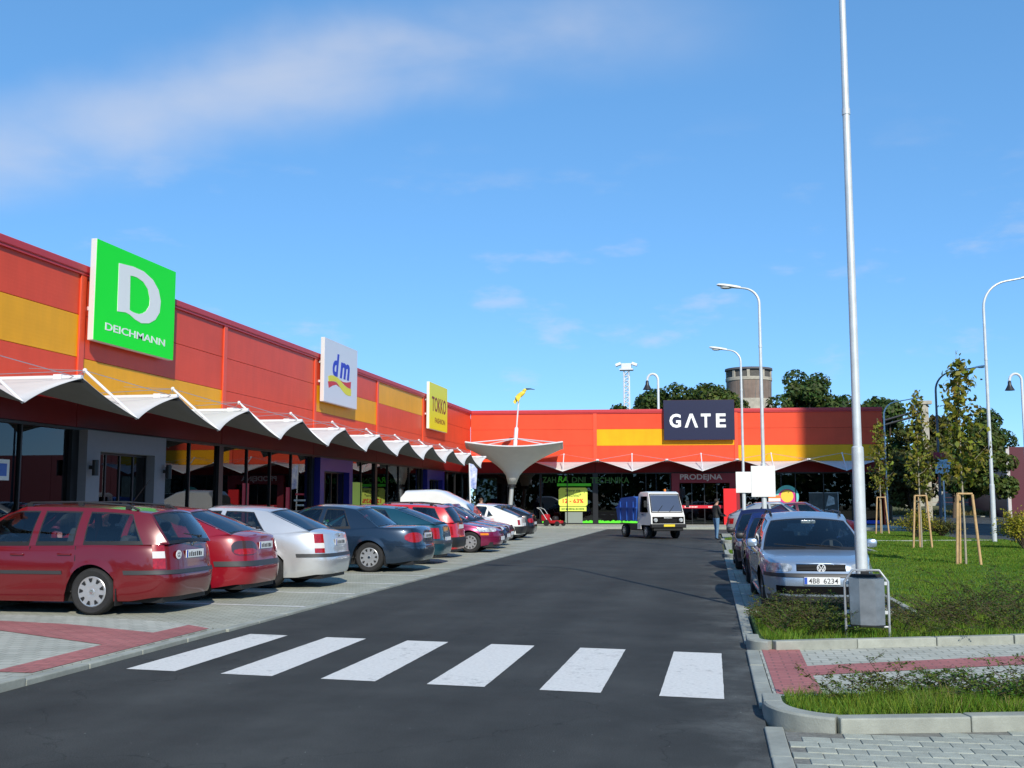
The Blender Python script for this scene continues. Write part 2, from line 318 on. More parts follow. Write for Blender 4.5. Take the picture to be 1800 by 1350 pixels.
def wear(m):
    """paint worn through to the asphalt in specks and scuffs"""
    t = m.node_tree; b = t.nodes['Principled BSDF']; s = b.inputs['Base Color'].links[0].from_socket; tcn = t.nodes.new('ShaderNodeTexCoord')
    n = t.nodes.new('ShaderNodeTexNoise'); n.inputs['Scale'].default_value = 7; n.inputs['Detail'].default_value = 10; n.inputs['Roughness'].default_value = .78; t.links.new(tcn.outputs['Object'], n.inputs['Vector'])
    n2 = t.nodes.new('ShaderNodeTexNoise'); n2.inputs['Scale'].default_value = 1.1; n2.inputs['Detail'].default_value = 4; t.links.new(tcn.outputs['Object'], n2.inputs['Vector'])
    a = t.nodes.new('ShaderNodeMath'); a.operation = 'MULTIPLY_ADD'; a.inputs[1].default_value = .35; t.links.new(n2.outputs[0], a.inputs[0]); t.links.new(n.outputs[0], a.inputs[2])
    r = t.nodes.new('ShaderNodeMapRange'); r.inputs[1].default_value = .74; r.inputs[2].default_value = .92; t.links.new(a.outputs[0], r.inputs[0])
    r2 = t.nodes.new('ShaderNodeMath'); r2.operation = 'MULTIPLY'; r2.inputs[1].default_value = .75; t.links.new(r.outputs[0], r2.inputs[0])
    mi = t.nodes.new('ShaderNodeMix'); mi.data_type = 'RGBA'; mi.inputs[7].default_value = (.16, .16, .155, 1); t.links.new(r2.outputs[0], mi.inputs[0]); t.links.new(s, mi.inputs[6]); t.links.new(mi.outputs[2], b.inputs['Base Color'])
wear(M_LINE)
ground = sheet('ground', [(-900, -300), (900, -300), (900, 1500), (-900, 1500)], -.05, M_SOIL)
sheet('road', [(-6.27, -25), (.38, -25), (.38, 58), (11, 58), (12, 67.3), (-6.27, 66.9)], 0, M_ASPH)
sheet('side_road', [(12.2, 28), (12.2, 49), (10.7, 52), (13.6, 74), (14.2, 135), (140, 135), (140, 28)], -.006, M_ASPH)
sheet('parking_bays', [(-11.2, 14.2), (-6.36, 13.4), (-6.36, 66.9), (-11.2, 66.9)], .02, M_PAVEL, .15)
sheet('shop_walkway', [(-16.6, 2), (-11.3, 2), (-11.3, 67.2), (12, 68.6), (12, 76.4), (-16.6, 74.4)], .12, M_PAVEW, .2)
sheet('corner_walkway', [(-11.28, 2), (-6.52, 2), (-6.42, 8), (-6.40, 13.4), (-6.9, 13.75), (-7.8, 14.12), (-8.9, 14.36), (-11.28, 14.45)], .06, M_PAVEW, .2)
sheet('tactile_paving', [(-6.86, 9.6), (-6.44, 9.6), (-6.42, 13.3), (-6.86, 13.62), (-6.9, 12.75), (-8.5, 13.42), (-11.2, 13.9), (-11.2, 13.05), (-8.9, 12.6), (-6.9, 11.6)], .066, M_REDPAVE)
# zebra crossing: six bars, each its own sheet of paint
zb = struct_empty('zebra_crossing')
for i in range(6):
    x0 = -5.86 + i * 1.082; w_ = .53; ny = 10.36 - .115 * i; fy = 13.32 - .135 * i
    m = MB(); n = 24; L, Rr = [], []
    for k in range(n + 1):
        t = k / n; L.append((x0 - .03 * (1 - t) + random.uniform(-.002, .002), ny + (fy - ny) * t, .004)); Rr.append((x0 + w_ + random.uniform(-.002, .002), ny - .05 + (fy - ny) * t, .004))
    m.add(L + Rr, [(k, n + 1 + k, n + 2 + k, k + 1) for k in range(n)]); m.build('crossing_bar', M_LINE, zb)
bl = struct_empty('bay_lines')
for y in (16.75, 19.2, 21.65, 24.1, 26.6, 29.1, 31.6, 34.1, 36.6, 39.1, 41.6, 44.1, 46.6, 49.1, 51.6, 54.1, 56.6):
    m = MB(); m.add([(-11.1, y + .35, .024), (-6.42, y - .12, .024), (-6.42, y - .01, .024), (-11.1, y + .46, .024)], [(0, 1, 2, 3)]); m.build('bay_line', M_LINE, bl)
# --- kerbs: every stone a piece
def kerb_stone_mesh(L, w_, h, name='kerb_stone'):
    m = MB(); m.box(-w_ / 2, w_ / 2, -L / 2, L / 2, 0, h, bev=.012); return m.mesh(name, M_KERB)
KM = {}
def kerb_run(par, pts, w_, ztop, h=.3, step=1.0, name='kerb_stone'):
    """stones end to end along a polyline"""
    for (x0, y0), (x1, y1) in zip(pts, pts[1:]):
        d = math.hypot(x1 - x0, y1 - y0); n = max(1, round(d / step)); L = d / n
        key = (round(L, 2), w_, h)
        if key not in KM: KM[key] = kerb_stone_mesh(L - .010, w_, h)
        for i in range(n):
            t = (i + .5) / n
            o = link(name, KM[key], par); o.location = (x0 + (x1 - x0) * t + random.uniform(-.003, .003), y0 + (y1 - y0) * t, ztop - h + random.uniform(-.004, .004)); o.rotation_euler = (random.uniform(-.004, .004), 0, math.atan2(-(x1 - x0), y1 - y0) + random.uniform(-.003, .003))
def curved_kerb(par, cx, cy, r, a0, a1, w_, z0, z1, n=10):
    m = MB(); P = []
    for k in range(n + 1):
        a = rad(a0 + (a1 - a0) * k / n); c, s = math.cos(a), math.sin(a)
        P.append([(cx + (r - w_ / 2) * c, cy + (r - w_ / 2) * s, z0), (cx + (r - w_ / 2) * c, cy + (r - w_ / 2) * s, z1), (cx + (r + w_ / 2 - .015) * c, cy + (r + w_ / 2 - .015) * s, z1), (cx + (r + w_ / 2) * c, cy + (r + w_ / 2) * s, z1 - .015), (cx + (r + w_ / 2) * c, cy + (r + w_ / 2) * s, z0)])
    m.grid(P); m.add(P[0], [(0, 1, 2, 3, 4)]); m.add(P[-1], [(4, 3, 2, 1, 0)]); return m.build('kerb_stone', M_KERB, par, smooth=40)
kl = struct_empty('kerb_of_parking_side')
kerb_run(kl, [(-6.31, 66.5), (-6.31, 13.5)], .13, .035); kerb_run(kl, [(-6.34, 13.5), (-6.36, 9.3)], .13, .05); kerb_run(kl, [(-6.36, 9.3), (-6.44, 2)], .13, .08)
kw = struct_empty('kerb_of_shop_walkway'); kerb_run(kw, [(-11.25, 14.5), (-11.25, 67.1)], .1, .125, step=2); kerb_run(kw, [(-11.2, 67.15), (12, 68.55)], .12, .13, step=2)
kr = struct_empty('kerb_of_planted_side')
kerb_run(kr, [(.43, -4), (.43, 8.55)], .14, .02); kerb_run(kr, [(.43, 9.35), (.43, 12.75)], .14, .03)
kerb_run(kr, [(.43, 13.45), (.43, 33.2)], .14, .03)
# bed nearest the camera: raised kerb with a rounded corner
curved_kerb(kr, 1.02, 9.0, .57, 180, 255, .15, -.1, .13)
kerb_run(kr, [(.45, 9.35), (.45, 9.0)], .15, .13, step=.5)
kerb_run(kr, [(.873, 8.449), (1.83, 8.69), (2.8, 8.935), (3.77, 9.18), (4.74, 9.425), (6.7, 9.92)], .15, .13)
kerb_run(kr, [(.55, 9.55), (6.6, 11.35)], .06, .085)
# bed behind the crossing path
kerb_run(kr, [(.45, 13.45), (.45, 13.05)], .15, .13, step=.5)
curved_kerb(kr, .72, 13.03, .27, 180, 248, .15, -.1, .13)
kerb_run(kr, [(.66, 12.80), (7.2, 15.35)], .12, .13)
kerb_run(kr, [(2.85, 15.6), (2.85, 36.4)], .1, .13); kerb_run(kr, [(.5, 16.32), (2.66, 16.32)], .1, .06)
kerb_run(kr, [(5.15, 36.5), (5.15, 45)], .1, .12); kerb_run(kr, [(5.0, 45.15), (11.4, 47.3)], .12, .14)
for (a, b) in ((33.2, 36.4), (45.0, 47.6)):
    kerb_run(kr, [(.45, a + .5), (.45, b - .5)], .15, .13); kerb_run(kr, [(.95, a), (2.66, a)], .15, .13); kerb_run(kr, [(2.66, b), (.95, b)], .15, .13)
    curved_kerb(kr, .95, a + .5, .5, 180, 270, .15, -.1, .13); curved_kerb(kr, .95, b - .5, .5, 90, 180, .15, -.1, .13)
# sheets on the planted side
sheet('near_pavement_bed', [(.5, -4), (12, -4), (12, 10.6), (6.7, 9.85), (.9, 8.4), (.5, 8.4)], .017, mat('bedding_sand', (.17, .17, .15), .95, var=.3, vscale=30), .1)
sheet('crossing_path', [(.5, 9.6), (.5, 12.8), (.7, 12.85), (7.2, 15.3), (12, 17), (12, 12.8), (6.6, 11.3)], .03, M_PAVEW, .1)
sheet('tactile_path_paving', [(.53, 9.9), (.93, 9.95), (.93, 11.0), (2.6, 11.85), (7, 14.0), (7, 14.55), (2.6, 12.45), (.93, 11.6), (.95, 12.84), (.75, 12.78), (.53, 12.82)], .035, M_REDPAVE)
sheet('near_bed_soil', [(.52, 9.5), (.52, 9.0), (.75, 8.62), (1.05, 8.54), (6.7, 9.97), (6.6, 11.3)], .085, M_LAWNBASE, .1)
sheet('middle_bed_soil', [(.52, 13.4), (.62, 13.0), (.8, 12.95), (7.1, 15.4), (7.1, 16.3), (.52, 16.27)], .085, M_LAWNBASE, .1)
sheet('lawn', [(2.9, 15.2), (7.1, 15.42), (12.1, 17.0), (12.1, 49), (10.9, 48.0), (11.4, 47.25), (5.1, 45.1), (5.2, 36.4), (2.9, 36.4)], .09, M_LAWNBASE, .1)
sheet('far_lawn', [(5.1, 45.3), (11.35, 47.45), (10.4, 52), (12.2, 60), (5.1, 60)], .09, M_LAWNBASE, .1)
sheet('bay_by_lawn', [(.5, 16.3), (2.8, 16.3), (2.8, 33.2), (.5, 33.2)], .02, M_PAVEL, .1)
sheet('cross_bays', [(.5, 36.5), (5.1, 36.5), (5.1, 58), (.5, 58)], .02, M_PAVEL, .1)
for (a, b) in ((33.2, 36.4), (45.0, 47.6)): sheet('traffic_island_soil', [(.52, a + .4), (.9, a + .06), (2.68, a + .06), (2.68, b - .06), (.9, b - .06), (.52, b - .4)], .09, M_LAWNBASE, .08)
bl2 = struct_empty('bay_lines_by_lawn')
for y in (17.4, 20.3, 22.6, 27.15): m = MB(); m.add([(.5, y, .024), (2.66, y - .2, .024), (2.66, y - .09, .024), (.5, y + .11, .024)], [(0, 1, 2, 3)]); m.build('bay_line', M_LINE, bl2)
# single pavers in front of the near bed
pv = struct_empty('near_pavement')
pm = MB(); pm.box(-.098, .098, -.0805, .0805, 0, .06, bev=.006); pme = pm.mesh('paver', M_PAVER); cnt = 0
for r in range(60):
    yy = 8.62 - r * .165
    for c in range(40):
        x = .602 + c * .2 + (.1 if r % 2 else 0); top = 8.36 + .253 * (x - .85) if x > .8 else 8.36
        if yy + .08 > top or cnt >= 300 or x > 3.6 or x > 1.1 + .36 * yy: continue
        o = link('paver', pme, pv); o.location = (x + random.uniform(-.002, .002), yy + random.uniform(-.002, .002), -.036 + random.uniform(-.0025, .0025)); o.rotation_euler = (random.uniform(-.012, .012), random.uniform(-.012, .012), random.uniform(-.008, .008)); cnt += 1
LASTROW = yy

# ------------------------------------------------------------------ the shops
def panel_mat(name, col, rough=.36):
    m = mat(name, col, rough, coat=.0, spec=.24, var=.07, vscale=.6); t = m.node_tree; b = t.nodes['Principled BSDF']; tcn = t.nodes.new('ShaderNodeTexCoord')
    wv = t.nodes.new('ShaderNodeTexWave'); wv.bands_direction = 'Z'; wv.inputs['Scale'].default_value = 3.2; wv.inputs['Distortion'].default_value = 0
    t.links.new(tcn.outputs['Object'], wv.inputs['Vector']); bp = t.nodes.new('ShaderNodeBump'); bp.inputs['Strength'].default_value = .10; bp.inputs['Distance'].default_value = .006
    t.links.new(wv.outputs[1], bp.inputs['Height'])
    mpn = t.nodes.new('ShaderNodeMapping'); mpn.inputs['Scale'].default_value = (2.5, 2.5, .3); t.links.new(tcn.outputs['Object'], mpn.inputs[0]); sn = t.nodes.new('ShaderNodeTexNoise'); sn.inputs['Scale'].default_value = 1; sn.inputs['Detail'].default_value = 6; sn.inputs['Roughness'].default_value = .7; t.links.new(mpn.outputs[0], sn.inputs['Vector'])
    sr = t.nodes.new('ShaderNodeMapRange'); sr.inputs[1].default_value = .3; sr.inputs[2].default_value = .7; sr.inputs[3].default_value = .93; sr.inputs[4].default_value = 1.03; t.links.new(sn.outputs[0], sr.inputs[0])
    sm_ = t.nodes.new('ShaderNodeVectorMath'); sm_.operation = 'SCALE'; t.links.new(b.inputs['Base Color'].links[0].from_socket, sm_.inputs[0]); t.links.new(sr.outputs[0], sm_.inputs['Scale']); t.links.new(sm_.outputs[0], b.inputs['Base Color'])
    n = t.nodes.new('ShaderNodeTexNoise'); n.inputs['Scale'].default_value = .5; t.links.new(tcn.outputs['Object'], n.inputs['Vector'])
    b2 = t.nodes.new('ShaderNodeBump'); b2.inputs['Strength'].default_value = .25; b2.inputs['Distance'].default_value = .05; t.links.new(n.outputs[0], b2.inputs['Height']); t.links.new(bp.outputs[0], b2.inputs['Normal']); t.links.new(b2.outputs[0], b.inputs['Normal']); return m
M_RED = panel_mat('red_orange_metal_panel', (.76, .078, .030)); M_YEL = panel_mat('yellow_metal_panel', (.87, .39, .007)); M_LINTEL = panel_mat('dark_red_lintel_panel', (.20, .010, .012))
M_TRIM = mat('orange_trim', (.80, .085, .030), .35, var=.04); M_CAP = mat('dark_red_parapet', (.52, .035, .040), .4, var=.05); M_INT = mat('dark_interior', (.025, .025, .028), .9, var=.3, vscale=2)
M_FRAME = mat('black_window_frame', (.012, .012, .014), .35); M_GREY = mat('grey_door_surround', (.22, .225, .26), .6, var=.05)
M_BLUE = mat('blue_portal_panel', (.012, .015, .22), .35); M_MAROON = mat('maroon_portal_panel', (.24, .012, .022), .4)
ROWS = [(3.66, 4.42), (4.42, 5.53), (5.53, 6.68), (6.68, 7.82)]
def facade(root, length, joints, yellow, glass_spans, zroof=8.05, prefix=''):
    """local frame: x along the wall, y into the building, z up; the wall face is y = 0"""
    j = [0] + joints + [length]
    for a, b in zip(j, j[1:]):
        for k, (z0, z1) in enumerate(ROWS):
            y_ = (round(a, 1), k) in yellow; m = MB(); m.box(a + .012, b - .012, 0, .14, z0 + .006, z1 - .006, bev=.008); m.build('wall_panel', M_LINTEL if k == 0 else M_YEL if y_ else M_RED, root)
    for x in joints:
        m = MB(); m.box(x - .13, x + .13, -.05, -.002, 4.43, 7.84, bev=.01); m.build('joint_cover', M_TRIM, root)
        m = MB(); m.box(x - .16, x + .16, .0, .3, .1, 3.655); m.build('column', M_FRAME, root)
    m = MB(); m.box(0, length, -.10, .5, 7.84, zroof, bev=.03); m.box(0, length, -.07, -.005, 7.78, 7.835); m.build('parapet_cap', M_CAP, root)
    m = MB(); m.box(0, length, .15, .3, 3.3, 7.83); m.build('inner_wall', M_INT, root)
    m = MB(); m.box(0, length, -.02, .18, 3.585, 3.655); m.build('soffit_rail', M_FRAME, root)
    for (x0, x1, n) in glass_spans:
        w_ = (x1 - x0) / n
        for i in range(n):
            a = x0 + i * w_
            m = MB(); m.box(a + .03, a + w_ - .03, .10, .112, .20, 3.58); m.build('window_pane', M_SHOPGLASS, root)
            m = MB(); m.box(a - .03, a + .03, .04, .16, .12, 3.58, bev=.006); m.build('mullion', M_FRAME, root)
        m = MB(); m.box(x1 - .03, x1 + .03, .04, .16, .12, 3.58); m.box(x0, x1, .05, .15, .12, .19); m.build('window_frame', M_FRAME, root)
def portal(root, x0, x1, ztop, mt, dx0, dx1, dz, proud=.25):
    m = MB(); m.box(x0, dx0, -proud, .2, .12, ztop); m.box(dx1, x1, -proud, .2, .12, ztop); m.box(dx0, dx1, -proud, .2, dz, ztop); p = m.build('entrance_portal', mt, root)
    n = 4; w_ = (dx1 - dx0) / n
    for i in range(n):
        a = dx0 + i * w_; d = MB(); d.box(a + .03, a + w_ - .03, .05, .06, .18, dz - .06); dd = d.build('door_pane', M_SHOPGLASS, root)
        f = MB(); f.box(a, a + .03, .02, .09, .13, dz); f.box(a + w_ - .03, a + w_, .02, .09, .13, dz); f.box(a + .03, a + w_ - .03, .02, .09, dz - .06, dz); f.box(a + .03, a + w_ - .03, .02, .09, .13, .18); f.build('door_frame', M_FRAME, dd)
    return p
# left row of shops: local x runs along the street
Y0 = 8.54
shopL = thing('shop_building', 'long red and ochre panelled shop building along the left with three signs', 'building', (-16.6, Y0, 0), rad(90))
JL = [26.2 - Y0, 34.95 - Y0, 43.75 - Y0, 52.6 - Y0, 61.5 - Y0]; JL = [8.83] + JL
yl = {(round(8.83, 1), 2), (round(26.2 - Y0, 1), 1), (round(43.75 - Y0, 1), 2), (round(52.6 - Y0, 1), 3)}
g0 = lambda y: y - Y0
facade(shopL, 74.4 - Y0, JL, yl, [(0.2, 8.6, 4), (9.0, g0(26.1), 4), (g0(30.65), g0(34.85), 2), (g0(35.1), g0(43.6), 4), (g0(48.3), g0(52.45), 2), (g0(52.75), g0(60.9), 4), (g0(65.9), g0(74.2), 4)])
portal(shopL, g0(26.35), g0(30.6), 3.6, M_GREY, g0(27.0), g0(29.95), 3.05)
portal(shopL, g0(43.95), g0(48.2), 3.55, M_BLUE, g0(44.45), g0(47.75), 3.0)
portal(shopL, g0(61.7), g0(65.85), 3.55, M_BLUE, g0(62.2), g0(65.4), 3.0)
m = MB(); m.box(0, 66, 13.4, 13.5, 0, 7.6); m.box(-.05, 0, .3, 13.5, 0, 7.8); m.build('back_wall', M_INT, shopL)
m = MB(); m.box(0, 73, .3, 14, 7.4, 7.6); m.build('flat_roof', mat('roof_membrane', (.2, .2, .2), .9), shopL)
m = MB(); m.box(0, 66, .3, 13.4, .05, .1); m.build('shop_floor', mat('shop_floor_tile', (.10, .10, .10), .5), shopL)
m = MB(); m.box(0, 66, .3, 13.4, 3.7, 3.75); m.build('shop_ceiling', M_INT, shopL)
for x in (g0(26.5), g0(30.5)):
    m = MB(); m.lathe([(.0, 2.38), (.085, 2.38), (.085, 2.80), (0, 2.80)], 14, M=Matrix.Translation((x, -.42, 0))); m.box(x - .04, x + .04, -.36, -.24, 2.55, 2.65); m.build('wall_lamp', M_DARK, shopL, smooth=40)
# shop racks seen dimly behind the glass
M_RACK = mat('shop_rack_goods', (.12, .10, .10), .8, col2=(.35, .30, .26), vscale=5)
for y in np.arange(10, 73, 3.1):
    if 26 < y < 30.5: continue
    m = MB(); dd = random.uniform(2.5, 5); m.box(g0(y) - .9, g0(y) + .9, dd, dd + .6, .1, random.uniform(1.4, 2.2), bev=.02)
    for z in (.5, .95, 1.35): m.box(g0(y) - .92, g0(y) + .92, dd - .06, dd, z, z + .04)
    m.build('shop_rack', M_RACK, shopL)
# the far shop, across the end of the street
dB = Vector((.9975, .0706, 0)); angB = math.atan2(dB.y, dB.x)
shopB = thing('shop_building', 'orange panelled shop building across the far end carrying the dark GATE sign', 'building', (-16.6, 74.4, 0), angB)
facade(shopB, 28.2, [8.76, 18.42], {(8.8, 2), (18.4, 1)}, [(.4, 4.9, 2), (5.0, 8.6, 2), (8.9, 13.9, 3), (18.6, 27.9, 5)])
m = MB(); m.box(13.98, 14.5, -.22, .2, .12, 3.6); m.box(17.9, 18.55, -.22, .2, .12, 3.6); m.box(14.5, 17.9, -.22, .2, 2.95, 3.6); m.build('entrance_portal', M_MAROON, shopB)
m = MB(); m.box(17.45, 18.3, -.5, -.24, .12, 2.55); m.build('red_pillar', mat('bright_red_panel', (.72, .012, .016), .4), shopB)
for i in range(4):
    a = 14.5 + i * .85; m = MB(); m.box(a + .03, a + .82, .05, .06, .18, 2.9); dd = m.build('door_pane', M_SHOPGLASS, shopB)
    m = MB(); m.box(a, a + .03, .02, .09, .13, 2.95); m.box(a + .82, a + .85, .02, .09, .13, 2.95); m.build('door_frame', M_FRAME, dd)
m = MB(); m.box(14.5, 17.45, -.03, -.02, 1.22, 1.42); rb = m.build('red_door_band', mat('red_band', (.6, .01, .03), .5), shopB)
print_line('band_lettering', M_WHITE, rb, frame((15.3, -.034, 1.32), (1, 0, 0), (0, 0, 1)), .9, .1, 9)
print_line('band_lettering', M_WHITE, rb, frame((16.8, -.034, 1.32), (1, 0, 0), (0, 0, 1)), .7, .1, 7)
text('shop_lettering', 'PRODEJNA', mat('pale_lettering', (.62, .55, .58), .5), shopB, frame((15.98, -.225, 3.3), (1, 0, 0), (0, 0, 1)), width=2.85, height=.48, depth=.03, bold=.02)
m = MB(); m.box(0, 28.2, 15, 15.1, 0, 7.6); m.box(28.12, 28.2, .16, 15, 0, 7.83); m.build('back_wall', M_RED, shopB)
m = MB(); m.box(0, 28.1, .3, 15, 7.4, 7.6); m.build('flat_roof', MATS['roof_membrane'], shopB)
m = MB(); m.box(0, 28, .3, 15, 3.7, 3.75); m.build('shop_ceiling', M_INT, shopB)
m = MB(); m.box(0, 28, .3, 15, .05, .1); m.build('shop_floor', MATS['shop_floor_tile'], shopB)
for x in (2, 7, 11, 20, 23.5, 26):
    m = MB(); m.box(x - 1, x + 1, 3, 3.6, .1, 1.9, bev=.02); m.build('shop_rack', M_RACK, shopB)
# film and posters stuck on the far shop's windows
M_GRN = mat('bright_green_film', (.10, .75, .02), .5); M_DGRN = mat('dark_green_lettering', (.03, .13, .015), .5); M_LIME = mat('lime_poster', (.72, .86, .12), .5); M_REDINK = mat('red_ink', (.75, .03, .01), .5); M_INK = mat('dark_ink', (.03, .07, .01), .5)
fB = lambda s, z, o=.09: frame((s, o, z), (1, 0, 0), (0, 0, 1))
for a, b in ((5.05, 8.55), (8.95, 13.85), (14.55, 17.4), (18.7, 19.6)):
    m = MB(); n = int((b - a) / .06); vs = []
    for i in range(n + 1): x = a + (b - a) * i / n; vs += [(x, .088, .2), (x, .088, .30 + random.uniform(0, .11))]
    m.add(vs, [(2 * i, 2 * i + 2, 2 * i + 3, 2 * i + 1) for i in range(n)]); m.build('grass_film', M_GRN, shopB)
text('shop_lettering', 'ZAH', M_DGRN, shopB, fB(5.55, 3.18), width=.95, height=.4, depth=.004, bold=.02)
text('shop_lettering', 'RA', M_GRN, shopB, fB(6.52, 3.22), width=.72, height=.42, depth=.004, bold=.025, shear=.15)
text('shop_lettering', 'DNI', M_DGRN, shopB, fB(7.6, 3.18), width=.95, height=.4, depth=.004, bold=.02)
text('shop_lettering', 'TECHNIKA', M_DGRN, shopB, fB(9.75, 3.14, -.014), width=2.7, height=.42, depth=.004, bold=.02)
m = MB(); m.box(6.1, 8.45, .082, .092, 2.74, 2.93); m.build('green_strip', M_GRN, shopB)
def rounded_rect(x0, x1, z0, z1, r, y, n=6):
    P = []
    for cx, cz, a0 in ((x1 - r, z1 - r, 0), (x0 + r, z1 - r, 90), (x0 + r, z0 + r, 180), (x1 - r, z0 + r, 270)):
        for k in range(n + 1): a = rad(a0 + 90 * k / n); P.append((cx + r * math.cos(a), y, cz + r * math.sin(a)))
    return P
def sale_poster(root, s, z, w_=2.0, h_=1.28, mir=False):
    m = MB(); m.prism(rounded_rect(s - w_ / 2, s + w_ / 2, z - h_ / 2, z + h_ / 2, .18, .09), (0, -.012, 0)); p = m.build('sale_poster', M_LIME, root)
    fr = lambda zz: frame((s, .075, zz), (1, 0, 0), (0, 0, 1))
    text('poster_lettering', 'Slevy na', M_INK, p, fr(z + .42), width=1.05, height=.22, depth=.003, bold=.01); text('poster_lettering', 'všechno*', M_INK, p, fr(z + .12), width=1.15, height=.24, depth=.003, bold=.01)
    text('poster_lettering', '12 - 63%', M_REDINK, p, fr(z - .28), width=1.45, height=.32, depth=.003, bold=.03)
    m = MB(); m.box(s - w_ * .46, s + w_ * .46, .082, .092, z - h_ / 2 - .34, z - h_ / 2 - .04); q = m.build('poster_footer', M_LIME, root)
    print_line('poster_small_print', M_INK, q, frame((s, .078, z - h_ / 2 - .19), (1, 0, 0), (0, 0, 1)), 1.6, .14, 16)
sale_poster(shopB, 7.2, 2.0)
m = MB(); m.box(6.65, 7.85, .05, .09, .2, .95); m.build('window_plinth', mat('grey_plinth', (.22, .26, .24), .7), shopB)
# colour disc, small bills and a dark portrait bill on the right windows
m = MB(); m.lathe([(0, 0), (.78, 0), (.78, -.012), (0, -.012)], 32, axis='y', M=Matrix.Translation((21.75, .09, 2.0)), mi=0)
m.lathe([(0, -.014), (.62, -.014)], 32, axis='y', M=Matrix.Translation((21.75, .09, 1.9)), mi=1); m.lathe([(0, -.018), (.42, -.018)], 28, axis='y', M=Matrix.Translation((21.75, .09, 2.05)), mi=2)
m.build('round_window_bill', [mat('turquoise_print', (.16, .65, .62), .5), mat('pink_print', (.62, .03, .25), .5), mat('gold_print', (.80, .55, .05), .5)], shopB)
m = MB(); m.box(20.5, 21.3, .07, .08, 1.25, 2.02, 0); m.box(20.5, 21.3, .066, .07, 1.9, 2.1, 1); m.box(20.62, 21.15, .064, .069, 1.62, 1.66, 2); m.box(20.7, 21.1, .064, .069, 1.45, 1.49, 2); m.build('window_bill', [M_WHITE, mat('orange_print', (.75, .2, .03), .5), M_INK], shopB)
m = MB(); m.box(23.2, 25.1, .085, .095, .55, 2.25, 0)
M_CHALK = mat('pale_print', (.45, .5, .5), .6, var=.4, vscale=4)
for k in range(4): m.tube([(23.75 + .03 * k, .08, .75 + .13 * k + .05), (24.1, .08, .70 + .13 * k), (24.5 - .03 * k, .08, .78 + .13 * k)], .035, 5, 1)
m.prism([(24.3, .083, 1.35), (24.9, .083, 1.5), (24.85, .083, 1.95), (24.5, .083, 2.1)], (0, -.004, 0), 1); m.box(23.2, 25.1, .08, .1, 2.25, 2.29, 1); m.box(25.1, 25.14, .08, .1, .55, 2.29, 1)
m.build('dark_window_bill', [mat('dark_print', (.05, .06, .06), .5, var=.4, vscale=3), M_CHALK], shopB)
m = MB(); m.box(24.2, 27.8, .03, .04, .2, .42); m.build('blue_window_strip', mat('blue_strip', (.03, .08, .5), .5), shopB)
m = MB()
for k in range(3): m.tube([(18.75 + .11 * i, .085, 1.55 + .38 * k + .12 * math.sin(i * 1.7 + k * 2)) for i in range(14)], .02, 4)
m.build('chalk_scribble', M_CHALK, shopB)
# bills and film in the left shop's windows
M_PINK = mat('red_window_film', (.45, .01, .04), .5)
for y, z1 in ((37.2, 2.35), (41.3, 2.25)):
    m = MB(); m.box(g0(y) - .28, g0(y) + .28, .085, .095, .25, z1); m.build('red_window_film', M_PINK, shopL)
for k, (z, wd) in enumerate(((1.95, .9), (1.7, 1.2), (1.5, .8), (1.25, 1.3), (1.0, 1.1))):
    m = MB(); x = g0(42.5) - wd / 2
    while x < g0(42.5) + wd / 2: l = random.uniform(.05, .14); m.box(x, x + l, .086, .094, z, z + .07); x += l + .03
    m.build('window_print_line', M_CHALK if k else M_PINK, shopL)
m = MB(); m.box(g0(49.2) - .0, g0(50.6), .08, .09, 1.15, 2.6); m.build('lime_window_poster', M_LIME, shopL)
m = MB(); m.box(g0(27.05), g0(27.3), -.02, -.01, 1.7, 2.6); m.build('door_notice', M_WHITE, shopL)
m = MB(); m.box(g0(23.1), g0(23.6), .085, .095, 2.2, 2.7, 0); m.box(g0(23.2), g0(23.5), .08, .086, 2.3, 2.6, 1); m.build('window_sticker', [M_WHITE, mat('blue_print', (.05, .15, .5), .5)], shopL)

